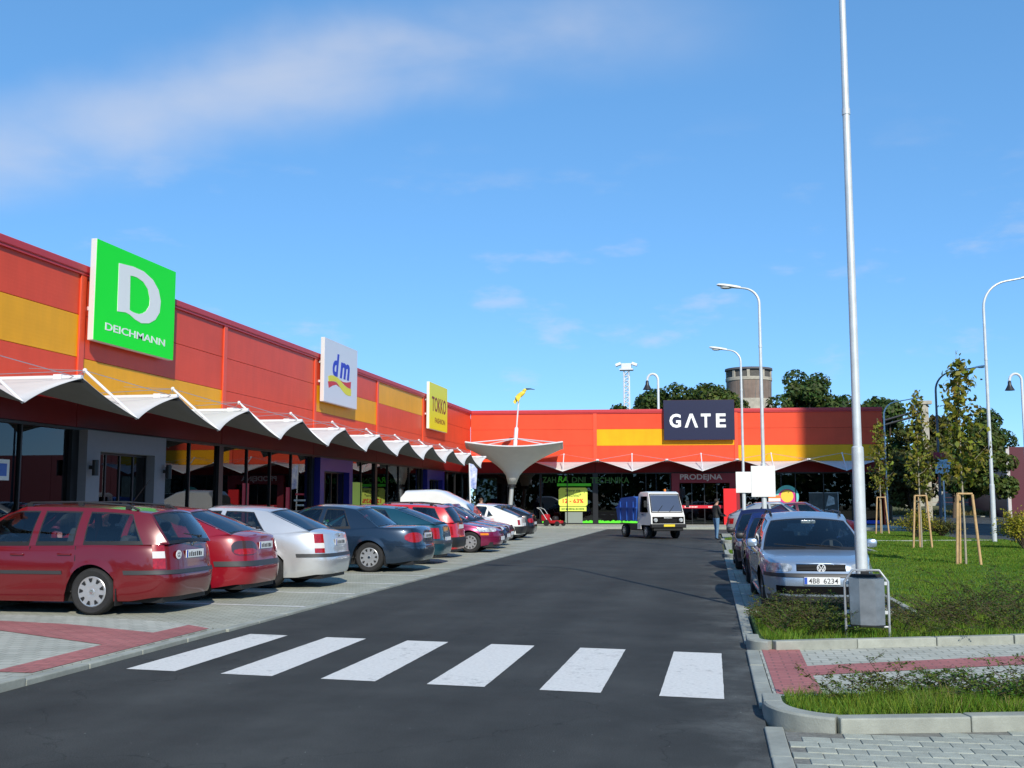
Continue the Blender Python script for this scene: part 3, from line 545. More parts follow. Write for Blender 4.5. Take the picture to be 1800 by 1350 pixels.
# ------------------------------------------------------------------ the fabric canopies
SOLID = -1
M_FABU = mat('shaded_canopy_underside', (.20, .195, .19), .85, var=.06, vscale=1.5)  # grey stands for shade under the white fabric, painted into the underside
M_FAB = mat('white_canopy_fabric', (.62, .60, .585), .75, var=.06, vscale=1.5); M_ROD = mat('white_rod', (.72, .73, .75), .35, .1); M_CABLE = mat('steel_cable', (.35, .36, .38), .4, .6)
def canopy(root, tips, half, ends, depth=3.0, zt=4.42, drop=.74):
    """tips: places along the wall of the low points; wall face y = 0, canopy reaches to y = -depth"""
    for x in tips:
        m = MB(); P = []
        for i in range(21):
            s = -1 + i / 10; row = []
            for k in range(11):
                t = k / 10; yy = -.05 - t * (depth - .12 + .12 * (1 - abs(s)) - .25 * abs(s) * (1 - abs(s)) * 2); a = (1 - abs(s)) ** 1.12
                row.append((x + s * (half - .004), yy, zt - drop * a * t ** 1.02 - .05 * math.sin(math.pi * abs(s)) * math.sin(math.pi * t)))
            P.append(row)
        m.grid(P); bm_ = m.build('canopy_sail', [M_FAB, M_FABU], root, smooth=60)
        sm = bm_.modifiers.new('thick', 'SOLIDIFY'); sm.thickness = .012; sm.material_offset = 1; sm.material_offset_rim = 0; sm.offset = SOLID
        m = MB(); top = (x, -depth + 1.42, zt + .46); tip = (x, -depth - .01, zt - drop)
        m.tube([tip, top], .035, 8); m.ell(top, .06, .06, .06, 8, 6); m.build('strut', M_ROD, bm_, smooth=50)
        m = MB(); m.tube([tip, tuple((Vector(tip) * .55 + Vector((x + .0, -depth + 1.0, zt + .05)) * .45)), (x, -depth + 1.25, zt - .12)], .012, 5)
        for e in (-half, half): m.tube([top, (x + e, -.06, zt + .12)], .010, 4); m.tube([top, (x + e, -depth + .25, zt + .03)], .010, 4)
        m.tube([top, (x, -.06, zt + .55)], .010, 4); m.build('cable', M_CABLE, bm_)
    for x in ends:
        m = MB(); m.tube([(x, -.02, zt + .02), (x, -depth + .1, zt + .02)], .055, 8); m.box(x - .09, x + .09, -depth + .55, -depth + .75, zt - .06, zt + .09); m.build('canopy_arm', M_ROD, root, smooth=50)
        m = MB(); m.tube([(x, -depth + .95, zt - .05), (x, -depth + .05, zt - .08)], .025, 6); m.build('canopy_edge_rod', M_DARK, root)
canL = thing('fabric_canopy', 'white scalloped fabric canopy along the left shop front', 'canopy', (-16.6, Y0, 0), rad(90))
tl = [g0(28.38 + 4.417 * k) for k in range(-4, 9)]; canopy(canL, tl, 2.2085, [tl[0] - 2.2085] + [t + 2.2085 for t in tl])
canB = thing('fabric_canopy', 'white zigzag fabric canopy on the far shop under the GATE sign', 'canopy', (-16.6, 74.4, 0), angB)
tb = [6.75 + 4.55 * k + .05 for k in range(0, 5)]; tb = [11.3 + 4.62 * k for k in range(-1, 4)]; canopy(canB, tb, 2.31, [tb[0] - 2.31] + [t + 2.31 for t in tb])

# ------------------------------------------------------------------ the sign boxes
def flat(m, pts, z0, z1, mi=0):
    m.prism([(x, y, z0) for x, y in pts], (0, 0, z1 - z0), mi)
def ring_prism(m, outer, inner, z0, z1, mi=0):
    """letter with a hole: quads between two loops resampled to the same count"""
    def res(P, n):
        P = [Vector((x, y)) for x, y in P]; d = [0]
        for a, b in zip(P, P[1:] + P[:1]): d.append(d[-1] + (b - a).length)
        o = []
        for k in range(n):
            s = d[-1] * k / n
            for i in range(len(P)):
                if d[i] <= s <= d[i + 1] + 1e-9: o.append(P[i].lerp(P[(i + 1) % len(P)], (s - d[i]) / max(1e-9, d[i + 1] - d[i]))); break
        return o
    n = len(outer); A = outer; B = inner; vs = [(x, y, z1) for x, y in A] + [(x, y, z1) for x, y in B] + [(x, y, z0) for x, y in A] + [(x, y, z0) for x, y in B]; N_ = len(A)
    fs = []
    for i in range(N_): j = (i + 1) % N_; fs += [(i, j, N_ + j, N_ + i), (i, 2 * N_ + i, 2 * N_ + j, j), (N_ + i, N_ + j, 3 * N_ + j, 3 * N_ + i)]
    m.add(vs, fs, mi)
def sign_box(name, label, loc, rz, W, Hh, D, face, side, brackets, wall_gap):
    """local x along the sign, y up, z out of the face; origin bottom left of the face"""
    o = thing(name, label, 'sign', loc, rz); F_ = Matrix(((1, 0, 0, 0), (0, 0, -1, 0), (0, 1, 0, 0), (0, 0, 0, 1)))
    m = MB(); m.box(0, W, 0, D, 0, Hh, bev=.015); m.build('sign_case', side, o)
    m = MB(); m.box(.012, W - .012, -.012, -.002, .012, Hh - .012); f = m.build('sign_face', face, o)
    for (x, z) in brackets:
        m = MB(); m.box(x - .05, x + .05, D + .001, D + wall_gap, z - .05, z + .05); m.build('bracket', M_ROD, o)
    return o, f, F_
def P3(u, v, W, Hh): return (u * W, v * Hh)
SW, SH = 4.42, 2.79; gx = -16.28
BR = [(.25, .9), (.25, 1.75), (2.2, .9), (2.2, 1.75), (4.1, .9), (4.1, 1.75)]
M_SIDE = mat('pale_sign_case', (.62, .61, .58), .5); M_GREEN = mat('green_sign_face', (.002, .92, .015), .5)
# the sign faces stand a little off the wall: fronts at x = gx
def lsign(name, label, y, z, face, side=M_SIDE):
    return sign_box(name, label, (gx, y, z), rad(90), SW, SH, .17, face, side, BR, .15)
s1, f1, F_ = lsign('shop_sign', 'green square sign with white D logo reading DEICHMANN on the left roof edge', 26.28, 6.02, M_GREEN)
Dout = [(.253, .84), (.426, .863), (.559, .856), (.682, .806), (.763, .718), (.796, .605), (.786, .479), (.731, .385), (.651, .328), (.552, .303), (.471, .322), (.408, .353), (.355, .364), (.255, .348)]
Din = [(.393, .758), (.43, .764), (.477, .766), (.558, .744), (.622, .682), (.651, .586), (.647, .517), (.606, .445), (.565, .412), (.52, .391), (.480, .389), (.449, .39), (.42, .395), (.401, .403)]
m = MB(); Do = [(x * SW, y * SH) for x, y in Dout]; Di = [(x * SW, y * SH) for x, y in Din]; ring_prism(m, Do, Di, .013, .022)
o = m.build('logo_letter', mat('white_sign_print', (.88, .90, .87), .5), f1); o.matrix_local = F_
text('sign_lettering', 'DEICHMANN', MATS['white_sign_print'], f1, F_ @ Matrix.Translation((.5 * SW, .165 * SH, .014)), width=.75 * SW, height=.076 * SH, depth=.006, bold=.016)
s2, f2, F_ = lsign('shop_sign', 'white square sign with blue dm and red yellow ribbon on the left roof edge', 43.98, 5.97, mat('white_sign_face', (.70, .72, .78), .35), M_SIDE)
DM = mat('blue_sign_print', (.012, .03, .50), .4)
text('sign_lettering', 'd', DM, f2, F_ @ Matrix.Translation((.33 * SW, .625 * SH, .014)), width=.19 * SW, height=.37 * SH, depth=.006, bold=.035, shear=.18)
text('sign_lettering', 'm', DM, f2, F_ @ Matrix.Translation((.60 * SW, .572 * SH, .014)), width=.30 * SW, height=.265 * SH, depth=.006, bold=.035, shear=.18)
for nm, pts, mt_ in (('yellow_ribbon', [(.109, .407), (.19, .437), (.276, .443), (.36, .435), (.429, .417), (.566, .348), (.68, .318), (.806, .31), (.802, .2), (.72, .192), (.642, .199), (.56, .23), (.482, .273), (.41, .325), (.346, .358), (.24, .352), (.127, .327)], mat('yellow_sign_print', (.80, .72, .02), .4)),
                     ('red_ribbon', [(.106, .325), (.20, .345), (.28, .35), (.345, .35), (.40, .325), (.455, .285), (.40, .30), (.348, .313), (.24, .28), (.133, .226)], mat('red_sign_print', (.65, .02, .015), .4)),
                     ('red_ribbon', [(.465, .405), (.55, .39), (.654, .398), (.74, .418), (.799, .434), (.787, .314), (.69, .322), (.60, .345), (.543, .368)], MATS['red_sign_print'])):
    m = MB(); flat(m, [(x * SW, y * SH) for x, y in pts], .013 if 'yellow' in nm else .0125, .020 if 'yellow' in nm else .017); o = m.build(nm, mt_, f2); o.matrix_local = F_
s3, f3, F_ = lsign('shop_sign', 'yellow square sign reading TOKKO FASHION in dark letters', 61.75, 5.97, mat('yellow_sign_face', (.85, .80, .005), .35), mat('white_sign_case', (.75, .74, .66), .5))
MR = mat('dark_red_sign_print', (.20, .012, .01), .5)
text('sign_lettering', 'TOKKO', MR, f3, F_ @ Matrix.Translation((.52 * SW, .55 * SH, .014)), width=.78 * SW, height=.32 * SH, depth=.006, bold=.015)
text('sign_lettering', 'FASHION', MR, f3, F_ @ Matrix.Translation((.58 * SW, .21 * SH, .014)), width=.57 * SW, height=.11 * SH, depth=.006, bold=.01)
GW, GH = 4.8, 2.75
gl_ = Vector((-16.6, 74.4, 5.87)) + dB * 13.5 + Vector((.0706, -.9975, 0)) * .42
s4, f4, F_ = sign_box('shop_sign', 'dark navy rectangular sign with white letters reading GATE', gl_, angB, GW, GH, .22, mat('navy_sign_face', (.012, .013, .045), .35), mat('dark_red_sign_case', (.10, .008, .02), .4), [(.3, .6), (.3, 1.6), (2.4, .6), (2.4, 1.6), (4.5, .6), (4.5, 1.6)], .2)
WS = MATS['white_sign_print']; zc = 1.33; hh = .95
for ch, cx, wd in (('G', .78, .78), ('T', 2.86, .66), ('E', 3.88, .66)):
    text('sign_lettering', ch, WS, f4, F_ @ Matrix.Translation((cx, zc, .014)), width=wd, height=hh, depth=.01, bold=.03)
m = MB(); flat(m, [(1.42, zc - hh / 2), (1.62, zc - hh / 2), (1.875, zc + hh * .26), (2.13, zc - hh / 2), (2.33, zc - hh / 2), (1.975, zc + hh / 2), (1.775, zc + hh / 2)], .014, .024); o = m.build('sign_lettering', WS, f4); o.matrix_local = F_
# ------------------------------------------------------------------ vehicles
M_CHROME = mat('chrome', (.75, .76, .78), .12, 1.0); M_HUB = mat('silver_hubcap', (.60, .61, .63), .30, .7, var=.06); M_SEAM = mat('door_seam', (.006, .006, .007), .7)
M_TAIL = mat('red_lamp_glass', (.30, .004, .006), .15, coat=.8, var=.35, vscale=30); M_TAILW = mat('clear_lamp_glass', (.62, .60, .58), .12, coat=.8); M_AMBER = mat('amber_lamp_glass', (.75, .22, .02), .15, coat=.8); M_TAILD = mat('smoked_lamp_glass', (.05, .03, .032), .12, coat=.8)
M_PLATE = mat('number_plate', (.74, .75, .74), .45); M_PLBLUE = mat('plate_blue', (.02, .08, .45), .45); M_PLINK = mat('plate_ink', (.015, .015, .02), .6); M_SEAT = mat('grey_seat_fabric', (.055, .055, .06), .9, var=.2, vscale=25); M_MOULD = mat('dark_grey_moulding', (.035, .037, .040), .5)
def paint(name, col, metal=.45, rough=.32):
    return mat(name, col, rough, metal, coat=1.0, spec=.5, var=.03, vscale=2)
def headlamp_mat():
    m = mat('headlamp_glass', (.16, .18, .19), .10, .3, coat=1., col2=(.85, .88, .90), vscale=14, bump=.5, bscale=40); return m
M_HEAD = headlamp_mat(); M_GRILLE = mat('matt_black_grille', (.006, .006, .007), .9, spec=.1); M_GRILLE2 = mat('dark_grille_bar', (.02, .02, .022), .6, spec=.3); M_EMB = mat('bright_emblem', (.80, .81, .82), .25, .2)
WHEELS = {}
def wheel_meshes(r, w_, style):
    k = (round(r, 3), style)
    if k in WHEELS: return WHEELS[k]
    t = MB(); rr = r * .67
    t.lathe([(rr, -w_ / 2), (rr + .02, -w_ / 2 - .006), (r * .88, -w_ / 2 - .012), (r * .965, -w_ / 2 + .008), (r, -w_ / 2 + .04), (r, w_ / 2 - .04), (r * .965, w_ / 2 - .008), (r * .88, w_ / 2 + .012), (rr + .02, w_ / 2 + .006), (rr, w_ / 2), (rr * .97, w_ / 2 - .03), (rr * .97, -w_ / 2 + .03), (rr, -w_ / 2)], 40, axis='y')
    tm_ = t.mesh('tyre', M_RUBBER, smooth=40)
    h = MB(); yo = w_ / 2 - .012
    # hubcap dome with a rim, spokes between dark slots
    h.lathe([(0, yo + .018), (rr * .18, yo + .017), (rr * .22, yo + .008), (rr * .45, yo + .012), (rr * .82, yo + .004), (rr * .93, yo + .008), (rr * .985, yo), (rr * .985, yo - .03)][::-1], 40, axis='y', mi=0)
    n = {'ten': 10, 'nine': 9, 'twelve': 12, 'five': 5, 'steel': 8}[style]
    for i in range(n):
        a = 2 * math.pi * (i + .5) / n; r0, r1 = (rr * .60, rr * .86); da = (.17 if n >= 9 else .32) * 9 / n * .95 if n >= 8 else .30
        if style == 'five': r0 = rr * .38
        if style == 'twelve': r0 = rr * .52; da = .115
        pts = []
        for (q, s_) in ((r0, -.55), (r0, .55), (r1, 1), (r1, -1)): pts.append((q * math.cos(a + da * s_), yo + .0145, q * math.sin(a + da * s_)))
        h.prism(pts, (0, .0015, 0), 1)
    h.lathe([(0, yo + .021), (rr * .13, yo + .020)][::-1], 16, axis='y', mi=2)
    hm = h.mesh('hubcap', [M_HUB, M_BLACK, M_CHROME], smooth=35); WHEELS[k] = (tm_, hm); return WHEELS[k]

def build_car(name, label, P, loc, heading, group=None):
    """local: x forward, y left, z up, origin on the ground at mid length"""
    L, W, wr_, fo, wb = P['L'], P['W'], P.get('wr', .305), P['fo'], P['wb']; hl, hw = L / 2, W / 2
    xwf = hl - fo; xwr = xwf - wb; pm_ = P['paint']
    root = thing(name, label, 'car' if 'cat' not in P else P['cat'], loc, heading, group); root.scale = (P.get('size', 1.1),) * 3
    zs = pchip(*zip(*P['shoulder'])); dxf = pchip(*zip(*P['front'])); dxr = pchip(*zip(*P['rear']))
    wf = pchip(*zip(*P.get('section', [(.15, .93), (.28, .972), (.45, .992), (.62, 1.0), (.78, .985), (.92, .955), (1.05, .915), (1.3, .87)])))
    nf, nr = P.get('nf', 4.4), P.get('nr', 5.0)
    def nn(c): return nf if c > 0 else nr
    def point(c, s, z):
        """outline fraction (c along, s across) at height z"""
        a = (hl + dxf(z)) if c > 0 else (hl + dxr(z)); return Vector((a * c, hw * s * wf(z), z))
    def cs(ph, n_f=None):
        c, s = math.cos(ph), math.sin(ph); n = nn(c); return (math.copysign(abs(c) ** (2 / n), c), math.copysign(abs(s) ** (2 / n), s))
    def ph_x(x):
        c = max(-1, min(1, x / hl)); n = nn(c); return math.acos(math.copysign(abs(c) ** (n / 2), c))
    def ph_y(y, end):
        s = min(1, abs(y) / hw); n = nf if end > 0 else nr; p = math.asin(s ** (n / 2)); p = p if end > 0 else math.pi - p; return p if y >= 0 else -p
    def S(ph, z, off=0.):
        c, s = cs(ph); p = point(c, s, z)
        if off:
            e = .004; c1, s1 = cs(ph + e); c0, s0 = cs(ph - e); tng = point(c1, s1, z) - point(c0, s0, z); up = point(c, s, z + .02) - point(c, s, z - .02); n_ = tng.cross(up)
            if n_.length > 1e-9: p = p + n_.normalized() * off
        return p
    # half outline from the nose to the tail, evenly stepped
    fine = [(cs(math.pi * i / 4000)) for i in range(4001)]; pts = [(hl * c, hw * s) for c, s in fine]; d = [0]
    for a, b in zip(pts, pts[1:]): d.append(d[-1] + math.hypot(b[0] - a[0], b[1] - a[1]))
    NC = 110; cols = []; j = 0
    for k in range(NC + 1):
        t = d[-1] * k / NC
        while j < 3999 and d[j + 1] < t: j += 1
        cols.append(fine[j])
    cols[0] = (1., 0.); cols[-1] = (-1., 0.)
    R = wr_ + P.get('archgap', .05); base = P.get('z0', .19)
    def zb(x, s):
        z = base + (.05 if abs(x) > hl - .5 else 0) * min(1, (abs(x) - hl + .5) / .3) if abs(x) > hl - .5 else base
        if s > .55:
            for xw in (xwf, xwr):
                dx = abs(x - xw)
                if dx < R: z = max(z, wr_ + math.sqrt(R * R - dx * dx) + .0)
        return z
    NR = 16
    def column(c, s):
        x = hl * c; b_, t_ = zb(x, s), zs(x); col_ = []
        for k in range(NR + 1):
            z = b_ + (t_ - b_) * k / NR; p = point(c, s, z)
            for xw in (xwf, xwr):      # a lip round the wheel arch
                q = math.hypot(p.x - xw, p.z - wr_)
                if s > .55 and q < R + .07: p.y += .014 * max(0, 1 - (q - R) / .07)
            # round the shoulder over
            if k >= NR - 1: p.y -= .012 * (k - NR + 2) * (1 if k == NR else .35) ; p.z -= .004 * (k == NR)
            col_.append(p)
        return col_
    half = [column(c, s) for c, s in cols]; body = MB()
    body.grid(half, 0, flip=False); body.grid([[Vector((p.x, -p.y, p.z)) for p in c] for c in half], 0, flip=True)
    gh = P['house']; xAb, xAt, xDt, xDb = gh['xAb'], gh['xAt'], gh['xDt'], gh['xDb']; crown = P.get('crown', .05)
    # bonnet and boot decks
    seg = []
    for c in half:
        p = c[-1]
        if p.x > xAb - .06 or p.x < xDb + .06: seg.append(p)
        else:
            if len(seg) > 1: deck(body, seg, crown, hw)
            seg = []
    if len(seg) > 1: deck(body, seg, crown, hw)
    # greenhouse
    zr = pchip(*zip(*sorted(gh['roof']))); rw = pchip(*zip(*sorted(gh['rw'])))
    def yb(x):
        c = max(-1, min(1, x / hl)); n = nn(c); return hw * (max(0, 1 - abs(c) ** n)) ** (1 / n) * wf(zs(x)) - .016
    def side(xb, xt, t, sg=1):
        b = Vector((xb, yb(xb), zs(xb) - .012)); tp = Vector((xt, rw(xt), zr(xt))); p = b.lerp(tp, t); p.y += .028 * math.sin(math.pi * t) + .0; p.y *= sg; return p
    T0, T1 = .07, .90
    def Ts(t0, t1): return [0, t0, t0 + .04] + [t0 + .04 + (t1 - t0 - .08) * k / 5 for k in range(1, 5)] + [t1 - .04, t1, .95, 1.0]
    wins = gh['wins']   # (xb0, xt0, xb1, xt1) front edge then rear edge of each side window
    for sg in (1, -1):
        edges = [(xAb, xAt)]
        for (a0, b0, a1, b1) in wins: edges += [(a0, b0), (a1, b1)]
        edges += [(xDb, xDt)]
        for i in range(len(edges) - 1):
            (a0, b0), (a1, b1) = edges[i], edges[i + 1]; iswin = i % 2 == 1; ns = 6 if iswin else 3
            ss = ([0, .03] + [.03 + .94 * k / 5 for k in range(1, 5)] + [.97, 1]) if iswin else [k / ns for k in range(ns + 1)]
            if iswin:
                wd = max(.1, (a0 - a1)); e = min(.15, .022 / wd); ss = [0, e] + [e + (1 - 2 * e) * k / 5 for k in range(1, 5)] + [1 - e, 1]
            ts = Ts(T0, T1); G_ = [[side(a0 + (a1 - a0) * s_, b0 + (b1 - b0) * s_, t, sg) for t in ts] for s_ in ss]
            glass = MB()
            for u in range(len(ss) - 1):
                for v in range(len(ts) - 1):
                    q = [G_[u][v], G_[u + 1][v], G_[u + 1][v + 1], G_[u][v + 1]]
                    if sg > 0: q = q[::-1]
                    inw = iswin and T0 - 1e-6 <= ts[v] and ts[v + 1] <= T1 + 1e-6
                    if inw and 0 < u < len(ss) - 2 and ts[v] > T0 + .03 and ts[v + 1] < T1 - .03: glass.add(q, [(0, 1, 2, 3)])
                    else: body.add(q, [(0, 1, 2, 3)], 1 if (inw or (iswin and ts[v] < T0)) else 0)
            if iswin: glass.build('side_window', M_CARGLASS, root, smooth=60, weld=.0005)
    def screen(xb, xt, bb, bt, nm, front):
        cc = [-1, -.955, -.93] + [-.93 + 1.86 * k / 10 for k in range(1, 10)] + [.93, .955, 1]; ts = [0, .05, .09] + [.09 + .80 * k / 6 for k in range(1, 6)] + [.89, .94, 1]
        G_ = []
        for c in cc:
            row = []
            for t in ts:
                k = 1 - c * c; b = Vector((xb + bb * k, yb(xb) * c, zs(xb) - .012 + crown * k * .7 - .02 * k)); tp = Vector((xt + bt * k, rw(xt) * c, zr(xt) + gh.get('rcrown', .05) * k))
                p = b.lerp(tp, t); p.x += (1 if front else -1) * .035 * math.sin(math.pi * t) * k; p.z += .012 * math.sin(math.pi * t); p.y += math.copysign(.028 * math.sin(math.pi * t), c) * abs(c) ** 3; row.append(p)
            G_.append(row)
        glass = MB()
        for u in range(len(cc) - 1):
            for v in range(len(ts) - 1):
                q = [G_[u][v], G_[u + 1][v], G_[u + 1][v + 1], G_[u][v + 1]]
                if not front: q = q[::-1]
                if 2 <= u < len(cc) - 3 and 2 <= v < len(ts) - 3: glass.add(q, [(0, 1, 2, 3)])
                else: body.add(q, [(0, 1, 2, 3)], 0 if (u == 0 or u == len(cc) - 2 or v == len(ts) - 2) else 1)
        return glass.build(nm, M_CARGLASS, root, smooth=60, weld=.0005)
    ws = screen(xAb, xAt, .22, .10, 'windscreen', True); rwn = screen(xDb, xDt, -gh.get('rbow', .12), -gh.get('rtbow', .06), 'rear_window', False)
    G_ = []
    for i in range(17):
        row = []
        for c_ in range(13):
            c = -1 + c_ / 6; k = 1 - c * c; xa = xAt + .10 * k; xd = xDt - gh.get('rtbow', .06) * k; t = i / 16; xe = xAt + (xDt - xAt) * t; x = xa + (xd - xa) * t
            row.append(Vector((x, rw(xe) * c, zr(xe) + gh.get('rcrown', .05) * k)))
        G_.append(row)
    body.grid(G_, 0, flip=True)
    body.build('body', [pm_, M_BLACK], root, smooth=38, weld=.0006)
    # dark underside and wheel wells
    yl = lambda x: hw * (1 - min(1, abs(x / hl)) ** nn(x)) ** (1 / nn(x)) * .97
    u = MB(); u.box(-hl + .18, hl - .18, -hw + .24, hw - .24, base - .03, base + .12)
    for xw in (xwf, xwr):
        for sg in (1, -1):
            P_ = []
            for k in range(13):
                a = math.pi * k / 12; P_.append([(xw + (R - .002) * math.cos(a), sg * (yl(xw + R * math.cos(a)) - .03), wr_ + (R - .002) * math.sin(a)), (xw + R * math.cos(a), sg * (hw - .30), wr_ + R * math.sin(a))])
            u.grid(P_); u.add([p[1] for p in P_], [tuple(range(13))]); u.box(xw - R, xw + R, sg * (hw - .30) - .005, sg * (hw - .30) + .005, base, wr_ + .02)
    u.build('underbody', M_BLACK, root)
    # cabin
    it = MB(); it.box(xDb + .15, xAb - .05, -hw + .2, hw - .2, base + .1, .55); it.box(xAb - .35, xAb - .05, -hw + .17, hw - .17, .55, zs(xAb) - .02, bev=.04); it.build('cabin_floor', M_SEAT, root)
    xs_ = xAt - .55
    for sg in (1, -1):
        st = MB(); st.box(xs_ - .30, xs_ + .25, sg * .36 - .24, sg * .36 + .24, .5, .72, bev=.05); Mx = Matrix.Translation((xs_ - .28, sg * .36, .68)) @ Matrix.Rotation(rad(-18), 4, 'Y')
        st.box(-.07, .07, -.24, .24, 0, .50, M=Mx, bev=.05); st.box(-.045, .045, -.13, .13, .55, .73, M=Mx, bev=.04); st.box(-.01, .01, -.05, .05, .48, .58, M=Mx); st.build('seat', M_SEAT, root, smooth=40)
    xs2 = max(xs_ - .85, xDb + (.45 if xDt - xDb < .5 else 1.0)); hr = 0. if xDt - xDb < .5 else -.12; st = MB(); Mx = Matrix.Translation((xs2 - .2, 0, .60)) @ Matrix.Rotation(rad(-20), 4, 'Y'); st.box(-.07, .07, -.62, .62, 0, .48 + hr, M=Mx, bev=.05)
    for y in (-.4, .4): st.box(-.04, .04, y - .12, y + .12, .52 + hr, .66 + hr, M=Mx, bev=.035)
    st.build('seat', M_SEAT, root, smooth=40)
    sw = MB(); Mx = Matrix.Translation((xAb - .48, .36, zs(xAb) - .02)) @ Matrix.Rotation(rad(62), 4, 'Y'); sw.tube([tuple(Mx @ Vector((.18 * math.cos(a), .18 * math.sin(a), 0))) for a in [2 * math.pi * k / 18 for k in range(19)]], .014, 6); sw.box(-.16, .16, -.025, .025, -.015, .015, M=Mx); sw.build('steering_wheel', M_BLACK, root)
    # wheels
    tm_, hm = wheel_meshes(wr_, P.get('tw', .195), P.get('wheel', 'ten'))
    for xw in (xwf, xwr):
        for sg in (1, -1):
            o = link('wheel', tm_, root); o.location = (xw, sg * (min(yl(xw - .15), yl(xw + .15)) - P.get('tw', .195) / 2 + .012), wr_); o.rotation_euler = (0, random.uniform(0, 6.28), 0 if sg > 0 else math.pi)
            link('hubcap', hm, o)
    if P.get('flaps'):
        for sg in (1, -1): m = MB(); m.box(xwr - R + .0, xwr - R + .015, sg * (hw - .10) - .09, sg * (hw - .10) + .09, .13, .36); m.build('mud_flap', M_BLACK, root)
    # patches lying on the skin
    def patch(nm, mt, p0, p1, z0, z1, off=.006, n=10, nz=3, par=None, taper=None, edge=True, rnd=0.):
        if rnd: zm_, hz = (z0 + z1) / 2, (z1 - z0) / 2; taper = lambda t: (zm_ - hz * max(.12, (1 - abs(2 * t - 1) ** rnd)) ** (1 / 2), zm_ + hz * max(.12, (1 - abs(2 * t - 1) ** rnd)) ** (1 / 2))
        m = MB(); G_ = []
        for i in range(n + 1):
            t = i / n; ph = p0 + (p1 - p0) * t; a, b = (z0, z1) if taper is None else taper(t)
            G_.append([S(ph, a + (b - a) * k / nz, off) for k in range(nz + 1)])
        m.grid(G_, flip=(p1 < p0))
        if edge:
            ring = [g_[0] for g_ in G_] + [g_ for g_ in G_[-1][1:]] + [g_[-1] for g_ in G_[-2::-1]] + [g_ for g_ in G_[0][-2:0:-1]]
            cen = S((p0 + p1) / 2, (z0 + z1) / 2, -.05); inner = [p + (cen - p).normalized() * .012 for p in ring]; nR = len(ring)
            m.add(ring + inner, [(i, (i + 1) % nR, nR + (i + 1) % nR, nR + i) for i in range(nR)])
        return m.build(nm, mt, par or root, smooth=35)
    def xpatch(nm, mt, x0, x1, z0, z1, sg, **k):
        n = k.pop('n', max(4, int(abs(x1 - x0) / .12))); m = MB(); off = k.get('off', .006)
        G_ = [[S(sg * ph_x(x0 + (x1 - x0) * i / n), z0 + (z1 - z0) * q / 2, off) for q in range(3)] for i in range(n + 1)]
        if not (sg > 0): pass
        m.grid(G_, flip=(sg > 0)); ring = [g_[0] for g_ in G_] + [G_[-1][1]] + [g_[-1] for g_ in G_[::-1]] + [G_[0][1]]; inn = [Vector((p.x, p.y - math.copysign(off + .006, p.y), p.z)) for p in ring]; nR = len(ring)
        m.add(ring + inn, [(i, (i + 1) % nR, nR + (i + 1) % nR, nR + i) for i in range(nR)]); return m.build(nm, mt, k.get('par') or root, smooth=35)
    A = dict(root=root, S=S, patch=patch, xpatch=xpatch, ph_x=ph_x, ph_y=ph_y, zs=zs, hl=hl, hw=hw, zr=zr, rw=rw, xwf=xwf, xwr=xwr, R=R, yb=yb, side=side)
    # door seams and handles
    for x in P.get('seams', []):
        for sg in (1, -1):
            lo = base + .06
            for xw in (xwf, xwr):
                if abs(x - xw) < R: lo = max(lo, wr_ + math.sqrt(R * R - (x - xw) ** 2) + .02)
            xpatch('door_seam', M_SEAM, x - .006, x + .006, lo, zs(x) - .02, sg, n=1, off=.0018)
    for sg in (1, -1): xpatch('sill_trim', P.get('sill', pm_), xwr + R + .02, xwf - R - .02, base - .01, base + .07, sg, off=.012)
    for x in P.get('handles', []):
        for sg in (1, -1):
            p = S(sg * ph_x(x), zs(x) - .13, .012); m = MB(); m.box(p.x - .10, p.x + .10, p.y - .012, p.y + .012, p.z - .014, p.z + .016, bev=.010); m.build('door_handle', P.get('handlemat', pm_), root, smooth=40)
    for (x0, x1, z0, z1) in P.get('mould', []):
        for sg in (1, -1): xpatch('side_moulding', P.get('mouldmat', M_MOULD), x0, x1, z0, z1, sg, off=.012)
    # bumper strips, front and rear
    for (end, z0, z1, xe, mt_) in P.get('bstrip', []):
        pa = ph_x(xe); patch('bumper_strip', mt_, -pa if end > 0 else 2 * math.pi - pa, pa if end > 0 else pa, z0, z1, off=.012, n=40) if end > 0 else patch('bumper_strip', mt_, pa, 2 * math.pi - pa, z0, z1, off=.012, n=40)
    # tail lamps: list of (y_in, x_end, z0, z1, material)
    for (yi, xe, z0, z1, mt_, *rr_) in P.get('tails', []):
        q_ = rr_[0] if rr_ else 0.
        patch('tail_lamp', mt_, ph_x(xe), ph_y(yi, -1), z0, z1, off=.007 if yi != .38 else .010, n=18, rnd=q_); patch('tail_lamp', mt_, 2 * math.pi - ph_y(yi, -1), 2 * math.pi - ph_x(xe), z0, z1, off=.007 if yi != .38 else .010, n=18, rnd=q_)
    for (yi, xe, z0, z1, mt_) in P.get('heads', []):
        q_ = P.get('hround', 6)
        patch('headlamp', mt_, ph_y(yi, 1), ph_x(xe), z0, z1, off=.006, n=18, rnd=q_); patch('headlamp', mt_, -ph_x(xe), -ph_y(yi, 1), z0, z1, off=.006, n=18, rnd=q_)
    for (y0, z0, z1, mt_) in P.get('grille', []): patch('grille', mt_, -ph_y(y0, 1), ph_y(y0, 1), z0, z1, off=.005, n=16)
